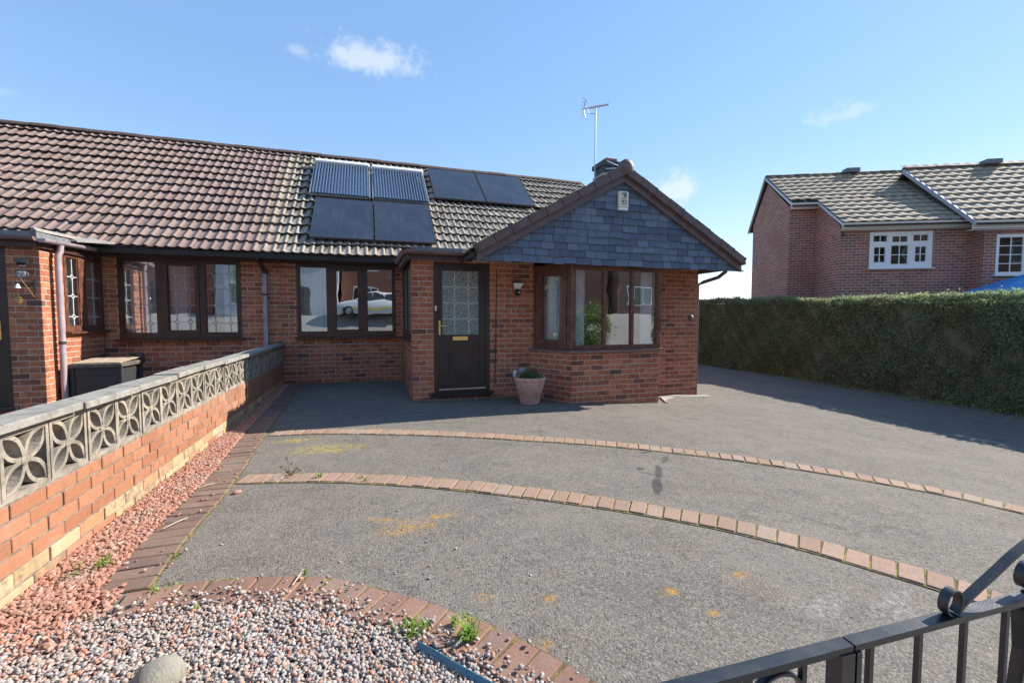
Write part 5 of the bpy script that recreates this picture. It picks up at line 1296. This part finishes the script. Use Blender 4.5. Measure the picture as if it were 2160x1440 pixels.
leafy_weed(-.62, 3.80, 70, .035, .04, 'dark brownish weed sprawling over the middle edging', 'weed_dark')
leafy_weed(-1.36, 2.56, 90, .028, .022, 'dull green leafy weed in the red chippings near the wall', 'weed_leaf')
leafy_weed(-1.27, 2.63, 70, .018, .035, 'bright green leafy weed beside the dull one in the chippings', 'grass_bright')
for i in range(9):
    yy = 3.4 + i * 1.15; xx = 9.0 + .14 * yy - .12
def boulder(x, y, r, label, mat='rock', sq=(1.15, 1, .75), name='boulder'):
    v = IV.copy(); f = [tuple(q) for q in IF]; mb = MB(); mb.add(v.tolist(), f); me = mb.mesh(name, M[mat])
    import bmesh as bm_; b = bm_.new(); b.from_mesh(me); bm_.ops.subdivide_edges(b, edges=b.edges, cuts=2, use_grid_fill=True)
    for q in b.verts:
        q.co.normalize(); k = 1 + .06 * math.sin(q.co.x * 3 + 1) * math.cos(q.co.y * 4) + random.uniform(-.01, .01); q.co = Vector((q.co.x * sq[0], q.co.y * sq[1], q.co.z * sq[2])) * r * k
    b.to_mesh(me); b.free(); me.polygons.foreach_set('use_smooth', [True] * len(me.polygons))
    link(name, me, None, Matrix.Translation((x, y, gz(x, y) + r * sq[2] * .55)) @ Matrix.Rotation(.5, 4, 'Z'), label=label, category='stone')
boulder(-.70, 1.72, .072, 'smooth rounded grey stone lying on the pebbles', sq=(1.1, 1, .85))
boulder(-.925, 3.53, .026, 'small pink stone lying alone on the tarmac by the dark edging', 'chip', (1.2, .8, .6), 'stone')
t = thing('plastic_strip', (.26, 1.50, 0), 'short blue plastic strip half buried in the pebbles', 'strip'); m_ = MB(); m_.strip([(.150, 1.615, .026), (.20, 1.55, .030), (.27, 1.46, .028), (.36, 1.355, .026), (.42, 1.28, .02)], (.35, .3, .9), .024, .005); m_.build('strip', M['blue_plastic'], t)
for (a, b, lb) in (((-1.17, 3.0), (-1.09, 3.13), 'pale dry twig across the dark edging'), ((-.73, 2.16), (-.62, 2.12), 'pale flat twig on the pebbles by the brown edging'), ((-1.2, 3.66), (-1.12, 3.73), 'thin dry straw on the chippings edge'), ((-.36, 2.17), (-.33, 2.3), 'short pale twig across the brown edging')):
    m_ = MB(); m_.tube([(a[0], a[1], gz(*a) + .024), ((a[0] + b[0]) / 2 + .008, (a[1] + b[1]) / 2, gz(*a) + .03), (b[0], b[1], gz(*b) + .024)], [.003, .004, .0025], 6); m_.build('twig', M['stick'], None, label=lb, category='twig')
# cement fillet at the foot of the right-hand corner
cf = [(4.60, 5.99), (4.85, 6.45), (5.3, 6.62), (5.85, 6.62), (6.02, 6.66), (6.10, 6.56), (5.7, 6.53), (5.2, 6.50), (4.78, 6.22), (4.63, 5.93)]
m_ = MB(); nn = len(cf); m_.add([(x, y, gz(x, y) - .02) for x, y in cf] + [(x, y, gz(x, y) + (.028 if i < 5 else .006)) for i, (x, y) in enumerate(cf)], [tuple(range(nn, 2 * nn))[::-1]] + [(i, i + nn, (i + 1) % nn + nn, (i + 1) % nn) for i in range(nn)]); m_.build('cement_fillet', M['path'], house)

# ================================================================== HEDGE
def hedge():
    t = thing('hedge', (9.9, 7, -.27), 'long tall clipped evergreen hedge along the side of the drive', 'hedge')
    y0, y1 = -.5, 17.0; fx = lambda y: 9.0 + .14 * y; top = lambda y: 1.475 + .030 * (y + .0) * (1 - .0 * y)
    core = MB(); N_ = 36; vs = []; fs = []
    for i in range(N_ + 1):
        y = y0 + (y1 - y0) * i / N_; x = fx(y); zt = top(y) - .10
        vs += [(x + .22, y, -.28), (x + .16, y, .6), (x + .18, y, zt), (x + .95, y, zt), (x + .95, y, -.28)]
    for i in range(N_):
        for k in range(4): q = i * 5 + k; fs.append((q, q + 5, q + 6, q + 1))
    fs += [(0, 1, 2, 3, 4), tuple(N_ * 5 + k for k in (4, 3, 2, 1, 0))]
    core.add(vs, fs).build('branches', M['hedge_core'], t)
    # leaf shell over the front face and top, lumpy with shadowed hollows
    def shell(n, face):
        y = RNG.uniform(y0, y1, n) 
        lump = lambda a, b: .5 * np.sin(a * 2.1 + 1.3 * np.sin(b * 3.1)) + .3 * np.sin(a * 5.3 + b * 4.4) + .35 * np.sin(a * 11.7 - b * 9.2)
        if face == 'front':
            z = -.26 + (top(y) + .26) * RNG.uniform(0, 1, n) ** .92; x = fx(y) + .12 - .10 * lump(y, z) + RNG.exponential(.045, n) - .03 + .10 * np.clip((.25 - z), 0, .5) + .06 * np.clip((z - 1.4), 0, 1)
        else:
            u = RNG.uniform(0, 1.0, n); x = fx(y) + .10 + u * .9; z = top(y) - .01 + .045 * lump(y, x * 2) + .03 * np.sin(y * 1.7 + 2 * np.sin(y * .6)) - RNG.exponential(.03, n) + np.abs(RNG.normal(0, .038, n)) - .05 * np.clip(.06 - u, 0, 1)
        return np.stack([x, y, z], -1)
    def lv(c, size, tilt):
        n = len(c); d = RNG.normal(0, 1, (n, 3)) + np.array(tilt); d /= np.linalg.norm(d, axis=1)[:, None]; e = np.cross(d, RNG.normal(0, 1, (n, 3))); e /= np.linalg.norm(e, axis=1)[:, None]; q = np.cross(d, e); s = size * RNG.uniform(.55, 1.35, (n, 1)); w = s * .5
        v = np.stack([c, c + d * s * .5 + e * w * .5 + q * w * .12, c + d * s, c + d * s * .5 - e * w * .5 + q * w * .12], 1).reshape(-1, 3); i = np.arange(n)[:, None] * 4
        return v, np.concatenate([i, i + 1, i + 2, i + 3], 1)
    v1, f1 = lv(shell(95000, 'front'), .050, (-.8, -.2, .35)); leaves_obj('foliage', v1, f1, 'hedge', t, kind='stuff')
    v2, f2 = lv(shell(42000, 'top'), .046, (-.2, 0, .6)); leaves_obj('hedge_top', v2, f2, 'hedge', t, kind='stuff')
    n = 13000; y = RNG.uniform(y0, y1, n); u = np.abs(RNG.normal(0, .16, n)); fr_e = np.stack([fx(y) + .06 + u, y, top(y) - .03 + .03 * np.sin(y * 1.7 + 2 * np.sin(y * .6)) + .03 * np.sin(y * 7.3) + RNG.uniform(-.05, .05, n)], -1)
    v5, f5 = lv(fr_e, .058, (-.3, 0, 1.4)); leaves_obj('top_shoots', v5, f5, 'hedge', t, kind='stuff')
    tw = MB()
    for i in range(420):
        y = random.uniform(y0 + .2, y1 - .2); z = random.uniform(.0, float(top(y)) - .05); x = fx(y) + .22; a = random.uniform(-.9, .9); L_ = random.uniform(.12, .26)
        p0 = Vector((x, y, z)); p1 = p0 + Vector((-L_, L_ * a * .6, L_ * random.uniform(-.1, .7))); tw.tube([p0, (p0 + p1) / 2 + Vector((0, random.gauss(0, .015), .01)), p1], [.005, .0035, .002], 4)
    for i in range(260):
        y = random.uniform(y0 + .2, y1 - .2); x = fx(y) + random.uniform(.1, .8); z = float(top(y)) - .06; tw.tube([(x, y, z), (x + random.gauss(0, .03), y + random.gauss(0, .03), z + random.uniform(.05, .13))], [.003, .0015], 4)
    tw.build('twigs', M['bark'], t, kind='stuff')
    # low growth and leaf litter at the foot
    n = 2200; y = RNG.uniform(1, 15, n); x = fx(y) - .02 - np.abs(RNG.normal(0, .09, n)); z = -.262 + np.abs(RNG.normal(0, .03, n)); v3, f3 = lv(np.stack([x, y, z], -1), .035, (0, 0, .6))
    leaves_obj('foot_growth', v3, f3, 'weed_leaf', t, kind='stuff')
    n = 500; y = RNG.uniform(1, 14, n); x = fx(y) - .05 - np.abs(RNG.normal(0, .22, n)); v4, f4 = lv(np.stack([x, y, g(x, y) + .006], -1), .022, (0, 0, .0)); leaves_obj('leaf_litter', v4, f4, 'stick', t, kind='stuff')
hedge()

# ================================================================== HOUSES BEYOND THE HEDGE
TH = R(26); ha = Vector((math.cos(TH), -math.sin(TH), 0)); hb = Vector((math.sin(TH), math.cos(TH), 0)); HP = Vector((12.93, 9.15, 0)); ZV = Vector((0, 0, 1))
def HQ(a, s, z): return HP + ha * a + hb * s + ZV * z
class UVMB(MB):
    def wallq(s, a0, s0, a1, s1, z0, z1, uo=0):       # vertical wall between two plan points, brick coordinates in tuv
        p, q = (HQ(a0, s0, z0), HQ(a1, s1, z0)); L_ = (q - p).length
        s.add([p, q, q + ZV * (z1 - z0), p + ZV * (z1 - z0)], [(0, 1, 2, 3)], [(uo, z0, 0), (uo + L_, z0, 0), (uo + L_, z1, 0), (uo, z1, 0)])
def far_tiles(parent, a0, a1, s0, z0, slope, rows, pitch_len, mat, stag=None):
    up = (hb + ZV * slope).normalized(); nn = ha.cross(up).normalized() ; nn = nn if nn.z > 0 else -nn; mb = MB(); tw = .30
    for r in range(rows):
        left = a0 if stag is None else stag(r); x = left
        while x < a1 - .02:
            w = min(tw, a1 - x); o = HQ(x, s0, z0) + up * (r * pitch_len); lift = .040 + random.uniform(0, .008)
            prof = ((0, 0), (.10, .0), (.17, .018), (.25, .022), (.30, .004)); pr = [(min(px, w), pz) for px, pz in prof]
            vs = []; at = []
            for yy, lf in ((0, lift), (pitch_len + .04, 0)):
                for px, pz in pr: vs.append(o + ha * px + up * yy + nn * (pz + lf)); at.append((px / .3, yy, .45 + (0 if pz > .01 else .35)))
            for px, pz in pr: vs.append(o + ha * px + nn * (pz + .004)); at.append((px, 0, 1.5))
            n = len(pr); fs = []
            for i in range(n - 1): fs += [(i, i + 1, n + i + 1, n + i), (2 * n + i, 2 * n + i + 1, i + 1, i)]
            mb.add(vs, fs, at); x += tw
    return mb.build('tiling', M[mat], parent, smooth=35, kind='stuff')
GZH = -1.2
def far_house_a():
    t = thing('house', HQ(1.5, 2, GZH), 'red brick house with white windows and stepped roof behind the hedge', 'house', 'brick houses beyond the hedge')
    w = UVMB(); zt = 3.82
    # front facade with window opening a .78-2.38, z 2.69-3.70
    w.wallq(0, 0, .78, 0, GZH, zt); w.wallq(.78, 0, 2.38, 0, GZH, 2.69, .78); w.wallq(.78, 0, 2.38, 0, 3.71, zt, .78); w.wallq(2.38, 0, 3.335, 0, GZH, zt, 2.38)
    w.add([HQ(0, 1.3, GZH), HQ(0, 0, GZH), HQ(0, 0, zt + .1), HQ(0, 1.3, 4.97)], [(0, 1, 2, 3)], [(0, GZH, 0), (1.3, GZH, 0), (1.3, zt + .1, 0), (0, 4.97, 0)]); w.wallq(-.79, 1.3, 0, 1.3, GZH, 4.85, .3)
    zr = 6.12
    # side gable wall
    p = [HQ(-.79, 4.15, GZH), HQ(-.79, 1.3, GZH), HQ(-.79, 1.3, 4.80), HQ(-.79, 2.95, 6.0), HQ(-.79, 4.15, 4.85)]; w.add(p, [(0, 1, 2, 3, 4)], [(0, GZH, 0), (2.85, GZH, 0), (2.85, 4.8, 0), (1.2, 6.0, 0), (0, 4.85, 0)])
    w.wallq(4.0, 4.15, -.79, 4.15, GZH, 4.6)
    w.build('wall', M['far_brick'], t)
    sl = .70; zf = lambda s: 3.95 + sl * (s + .3)
    r = MB(); r.prism([HQ(-.85, 1.0, zf(1.0) - .03), HQ(-.85, 2.97, zf(2.97) - .03), HQ(-.85, 4.35, 4.62), HQ(-.85, 4.35, 4.56), HQ(-.85, 2.97, zf(2.97) - .12), HQ(-.85, 1.0, zf(1.0) - .12)], ha * .91); r.prism([HQ(.06 - .14, -.3, zf(-.3) - .03), HQ(.06 - .14, 2.97, zf(2.97) - .031), HQ(-.08, 4.35, 4.619), HQ(-.08, 4.35, 4.561), HQ(-.08, 2.97, zf(2.97) - .12), HQ(-.08, -.3, zf(-.3) - .12)], ha * 3.95)
    rf_ = r.build('roof', M['tile_shade'], t)
    pl = .30; cs = math.cos(math.atan(sl)); n = int(3.27 / cs / pl) + 1
    far_tiles(rf_, -.85, 3.6, -.32, zf(-.32), sl, n, pl, 'tile_far', stag=lambda r_: -.10 if r_ * pl * cs < 1.33 else -.85)
    ridge_tiles(rf_, HQ(-.85, 2.97, zf(2.97) + .0), HQ(3.7, 2.97, zf(2.97) + .0), 'ridge', .10, .45)
    vt = MB(); vt.obox(HQ(1.62, 2.72, zf(2.97) + .02), ha * .42, hb * .28, ZV * .13); vt.build('ridge_vent', M['lead'], rf_)
    # white verge strips, fascia, gutters
    vg = MB(); up = (hb + ZV * sl).normalized()
    vg.obox(HQ(-.13, -.34, zf(-.34) - .08), up * 1.62, ha * .04, ZV * .07); vg.obox(HQ(-.89, .98, zf(.98) - .08), up * 2.40, ha * .04, ZV * .07); vg.obox(HQ(-.90, 4.38, 4.53), HQ(-.90, 2.97, zf(2.97) - .04) - HQ(-.90, 4.38, 4.53), ha * .05, ZV * .09); vg.build('verge_trim', plain('verge_grey', (.50, .53, .60), .5), rf_)
    fa = MB(); fa.obox(HQ(-.05, -.18, 3.78), ha * 3.42, hb * .03, ZV * .13); fa.obox(HQ(-.83, 1.12, 4.69), ha * .85, hb * .03, ZV * .13); fa.build('fascia', M['white'], t)
    gutter('gutter', t, HQ(-.10, -.27, 3.93), HQ(3.34, -.27, 3.93), 'white', .06); gutter('gutter', t, HQ(-.85, 1.03, 4.84), HQ(.0, 1.03, 4.84), 'white', .06)
    sf = MB(); sf.obox(HQ(-.05, -.15, 3.76), ha * 3.42, hb * .148, ZV * .012); sf.build('soffit', M['white'], t)
    far_window(t, .78, -.001, 1.60, 2.69, 3.71, [(.09, .46, .74, .93), (.58, .98, .72, .90), (1.11, 1.50, .74, .93)], [(.12, .42, .16, .60), (.56, 1.00, .10, .64), (1.17, 1.46, .16, .60)], 2, 2)
    bk = MB(); bk.obox(HQ(.7, .4, 2.0), ha * 1.8, hb * .02, ZV * 1.9); bk.build('interior', M['room'], t)
    dk = MB(); dk.box(0, .05, 0, .05, 0, .12); o_ = HQ(.05, -.05, 3.60); dk.v = [(o_.x + a, o_.y + b, o_.z + c) for a, b, c in dk.v]; dk.build('flood_lamp', M['black'], t)
def far_window(parent, a, s, w, z0, z1, tops, bots, nc, nrw):
    h = z1 - z0; L_ = [(*q[:2], q[2], q[3], 0) for q in tops] + [(*q[:2], q[2], q[3], 0) for q in bots]
    def bars(f, o, u, n, l):
        mb = MB(); Z = Vector((0, 0, 1)); rows = nrw if l[3] - l[2] > .3 else 1
        for i in range(1, nc): x = l[0] + (l[1] - l[0]) * i / nc; mb.obox(o + u * (x - .010) + Z * l[2] - n * .026, u * .02, Z * (l[3] - l[2]), n * .012)
        for j in range(1, rows): z_ = l[2] + (l[3] - l[2]) * j / rows; mb.obox(o + u * l[0] + Z * (z_ - .010) - n * .026, u * (l[1] - l[0]), Z * .02, n * .011)
        if mb.v: mb.build('glazing_bar', M['white'], f)
    return window(parent, HQ(a, s, 0), ha, -hb, w, z0, z1, L_, mat='white', cames=bars, depth=.08, glass='far_glass')
far_house_a()
def far_house_b():
    t = thing('house', HQ(4.6, 2, GZH), 'red brick house with tall roof at the right edge, beyond the hedge', 'house', 'brick houses beyond the hedge'); zt = 3.68; s = -.40
    w = UVMB(); w.wallq(3.33, 0, 3.33, s, GZH, zt); w.wallq(3.33, s, 3.62, s, GZH, zt, .1); w.wallq(3.62, s, 5.6, s, GZH, 2.42, .4); w.wallq(3.62, s, 5.6, s, 3.50, zt, .4); w.wallq(5.6, s, 9, s, GZH, zt, 2.4); w.wallq(9, s, 9, 4.5, GZH, zt, 0)
    w.build('wall', M['far_brick'], t); sl = .82; zf = lambda q: 3.84 + sl * (q - s + .3); rs = 1.95
    r = MB(); r.prism([HQ(2.86, s - .3, zf(s - .3) - .03), HQ(2.86, rs, zf(rs) - .03), HQ(2.86, rs + 2.6, 4.0), HQ(2.86, rs + 2.6, 3.9), HQ(2.86, rs, zf(rs) - .13), HQ(2.86, s - .3, zf(s - .3) - .13)], ha * 6.3); rf_ = r.build('roof', M['tile_shade'], t)
    pl = .31; cs = math.cos(math.atan(sl)); far_tiles(rf_, 2.85, 9.1, s - .32, zf(s - .32), sl, int((rs - s + .32) / cs / pl) + 1, pl, 'tile_far'); ridge_tiles(rf_, HQ(2.85, rs, zf(rs)), HQ(9.1, rs, zf(rs)), 'ridge', .10, .45)
    vt = MB(); vt.obox(HQ(5.0, rs - .25, zf(rs) + .02), ha * .42, hb * .28, ZV * .13); vt.build('ridge_vent', M['lead'], rf_)
    up = (hb + ZV * sl).normalized(); vg = MB(); vg.obox(HQ(2.79, s - .34, zf(s - .34) - .10), up * ((rs - s + .3) / cs), ha * .06, ZV * .13); vg.build('verge_trim', plain('verge_blue_grey', (.34, .36, .43), .6), rf_)
    fa = MB(); fa.obox(HQ(2.9, s - .18, 3.64), ha * 6.1, hb * .03, ZV * .13); fa.build('fascia', M['white'], t); gutter('gutter', t, HQ(2.85, s - .27, 3.82), HQ(9.0, s - .27, 3.80), 'white', .06)
    sf = MB(); sf.obox(HQ(2.9, s - .15, 3.615), ha * 6.1, hb * .148, ZV * .012); sf.build('soffit', M['white'], t)
    far_window(t, 3.62, s - .001, 1.98, 2.42, 3.50, [], [(.07, .64, .07, 1.01), (.72, 1.28, .07, 1.01), (1.36, 1.91, .07, 1.01)], 2, 4)
    bk = MB(); bk.obox(HQ(3.5, .2, 2.0), ha * 2.3, hb * .02, ZV * 1.9); bk.build('interior', M['room'], t)
far_house_b()
# blue canopy just showing over the hedge
t = thing('canopy', HQ(3.6, -1.9, 1.2), 'blue sloping garden canopy just showing over the hedge', 'canopy')
c = HQ(3.9, -1.2, 2.46); q = [HQ(2.3, -1.9, 1.80), HQ(5.5, -1.9, 1.80), HQ(5.5, -.5, 1.80), HQ(2.3, -.5, 1.80)]
m_ = MB(); m_.add([*q, c, *[p - ZV * .03 for p in q]], [(0, 1, 4), (1, 2, 4), (2, 3, 4), (3, 0, 4), (0, 5, 6, 1), (1, 6, 7, 2), (2, 7, 8, 3), (3, 8, 5, 0)]); m_.build('cover', M['blue_canvas'], t)
for p in q: MB().tube([p - ZV * .02, Vector((p.x, p.y, -.3))], .02, 8).build('pole', M['alu_dull'], t)
# dark conifer beyond the hedge
def conifer():
    p = Vector((17.4, 17.2, -1.0)); t = thing('conifer_tree', p, 'small dark conifer showing over the hedge beside the far house', 'tree'); MB().tube([p, p + Vector((0, 0, 3.0))], [.12, .03], 8).build('trunk', M['bark'], t)
    c = []
    for i in range(220): k = random.random(); a = random.uniform(0, 6.28); r = .75 * (1 - k) ** .7 * random.uniform(.5, 1); c.append((p.x + r * math.cos(a), p.y + r * math.sin(a), p.z + .8 + 2.4 * k))
    v, f = leaf_cloud(np.array(c), .10, 9000, (.07, .07, .07), .3); leaves_obj('crown', v, f, 'conifer', t)
conifer()


# ================================================================== ACROSS THE STREET (seen in the window reflections)
def car():
    cx, cy = .2, -9.4; cz = float(road_z(0, -9.4)) - .02; t = thing('parked_car', (cx, cy, cz), 'white hatchback parked across the street, mirrored in the recessed window', 'car')
    paint = plain('white_car_paint', (.72, .74, .76), .2, grain=.03, spec=.7)
    def loft(rings): 
        mb = MB(); n = len(rings[0]); vs = [v for r in rings for v in r]; fs = []
        for i in range(len(rings) - 1):
            for k in range(n): fs.append((i * n + k, i * n + (k + 1) % n, (i + 1) * n + (k + 1) % n, (i + 1) * n + k))
        fs += [tuple(range(n - 1, -1, -1)), tuple(range((len(rings) - 1) * n, len(rings) * n))]; return mb.add(vs, fs)
    def ring(x, z0, z1, w, rnd=.1): return [(cx + x, cy - w, cz + z0 + rnd), (cx + x, cy - w * .92, cz + z0), (cx + x, cy + w * .92, cz + z0), (cx + x, cy + w, cz + z0 + rnd), (cx + x, cy + w, cz + z1 - rnd), (cx + x, cy + w * .9, cz + z1), (cx + x, cy - w * .9, cz + z1), (cx + x, cy - w, cz + z1 - rnd)]
    loft([ring(-2.1, .35, .70, .62), ring(-2.0, .22, .80, .80), ring(-1.2, .18, .92, .87), ring(0, .18, .95, .88), ring(1.3, .18, .97, .87), ring(1.95, .22, .95, .80), ring(2.05, .35, .85, .66)]).build('body', paint, t, smooth=50)
    loft([ring(-1.05, .90, .96, .80, .02), ring(-.35, .90, 1.40, .70, .06), ring(.3, .90, 1.48, .68, .06), ring(1.2, .90, 1.43, .68, .06), ring(1.85, .90, 1.0, .74, .03)]).build('cabin', paint, t, smooth=50)
    for s_ in (-1, 1):
        for (a, b, c_, d_) in ((-.78, -.30, -.05, -.05), (.02, .02, .62, .62), (.70, .70, 1.25, 1.55)):
            y0, y1 = cy + s_ * .805, cy + s_ * .715
            m_ = MB(); m_.prism([(cx + a, y0, cz + .98), (cx + d_, y0, cz + .98), (cx + c_, y1, cz + 1.36), (cx + b, y1, cz + 1.36)], (0, s_ * .012, 0)); m_.build('side_window', M['car_glass'], t)
        for x in (-1.32, 1.28):
            w = MB(); w.lathe([(.20, -.10), (.30, -.10), (.325, -.07), (.325, .07), (.30, .10), (.20, .10)], (cx + x, cy + s_ * .80, cz + .325), 24, 'y'); wo = w.build('wheel', M['black'], t, smooth=40)
            r_ = MB(); r_.lathe([(0, -.085), (.05, -.09), (.19, -.075), (.2, -.09), (.2, .09), (.19, .075), (.05, .09), (0, .085)], (cx + x, cy + s_ * .80, cz + .325), 14, 'y'); r_.build('rim', M['steel'], wo)
        MB().cbox(cx - 2.0, cx - 1.86, cy + s_ * .62 - .1, cy + s_ * .62 + .1, cz + .62, cz + .76, .02).build('headlight', M['white'], t)
    MB().box(cx - 1.0, cx + 1.6, cy + .872, cy + .885, cz + .42, cz + .52).build('side_stripe', plain('yellow_stripe', (.75, .60, .04), .4), t)
car()
def street_house(x, w, y, h, mat, label):
    gz_ = float(road_z(0, -12)) - .1; t = thing('house', (x + w / 2, y - 3, gz_), label, 'house', 'houses across the street')
    wl = MB(); wl.box(x, x + w, y - 6, y, gz_, gz_ + h); wo = wl.build('wall', mat, t)
    r = MB(); r.prism([(x - .3, y + .35, gz_ + h - .1), (x - .3, y - 3, gz_ + h + 2.1), (x - .3, y - 6.35, gz_ + h - .1)], (w + .6, 0, 0)); r.build('roof', M['ridge'], t)
    for zz in (.9, 3.4):
        for k in range(2):
            x0 = x + .8 + k * (w / 2); 
            if zz < 1 and k == 1:
                MB().box(x0 + .2, x0 + 1.15, y, y + .05, gz_, gz_ + 2.05).build('door', M['upvc_door'], t); continue
            if zz + 1.2 > h: continue
            f_ = MB(); f_.box(x0 - .07, x0 + 1.87, y, y + .05, gz_ + zz - .07, gz_ + zz + 1.27); fo = f_.build('window', M['white'], t)
            for q in range(3): MB().box(x0 + q * .62, x0 + q * .62 + .56, y + .051, y + .058, gz_ + zz, gz_ + zz + 1.2).build('pane', M['car_glass'], fo)
sheet(np.linspace(-34, 40, 60), np.linspace(-15.0, -7.2, 24), lambda X, Y: road_z(X, Y) + .004).build('opposite_forecourt', M['path'], kind='structure')
street_house(-9.5, 7.4, -15.5, 5.0, plain('grey_render', (.50, .52, .55), .9), 'pale rendered house across the street, mirrored in the windows')
street_house(-1.9, 9.0, -16.5, 5.0, plain('street_brick', (.30, .13, .09), .9, grain=.3, gscale=12), 'brick house across the street, mirrored behind the white car')
street_house(7.4, 9.0, -16.0, 5.0, plain('brown_brick', (.22, .11, .08), .9, grain=.3, gscale=12), 'brown brick house across the street, mirrored in the bay window')
street_house(17.0, 9.0, -15.5, 5.0, plain('dull_brick', (.26, .15, .11), .9, grain=.3, gscale=12), 'dull brick house farthest along the street, mirrored in the bay window')
def bush(x, y, r, label):
    z0 = float(road_z(x, y)) - .1; t = thing('bush', (x, y, z0), label, 'bush'); MB().tube([(x, y, z0), (x, y, z0 + r * 1.2)], [.08, .03], 8).build('stem', M['bark'], t)
    c = []
    while len(c) < 160:
        p = np.array([random.uniform(-1, 1) for _ in range(3)])
        if .5 < np.linalg.norm(p) < 1: c.append((x + p[0] * r, y + p[1] * r, z0 + r * 1.25 + p[2] * r * 1.15))
    v, f = leaf_cloud(np.array(c), .11, 9000, (.13, .13, .13), .3); leaves_obj('foliage', v, f, 'bush', t)
bush(9.7, -6.2, 1.05, 'round bright green bush across the street, mirrored in the bay window')
bush(-6.0, -10.5, 1.3, 'large green bush across the street, mirrored in the leaded window')
street_house(-18.5, 8.8, -15.8, 5.0, plain('red_brick_wall', (.34, .13, .09), .9, grain=.3, gscale=12), 'red brick house across the street, mirrored in the leaded window')
street_house(-28.5, 9.5, -15.5, 5.0, plain('white_render', (.60, .60, .58), .9), 'whitish house far along the street, mirrored in the leaded window')
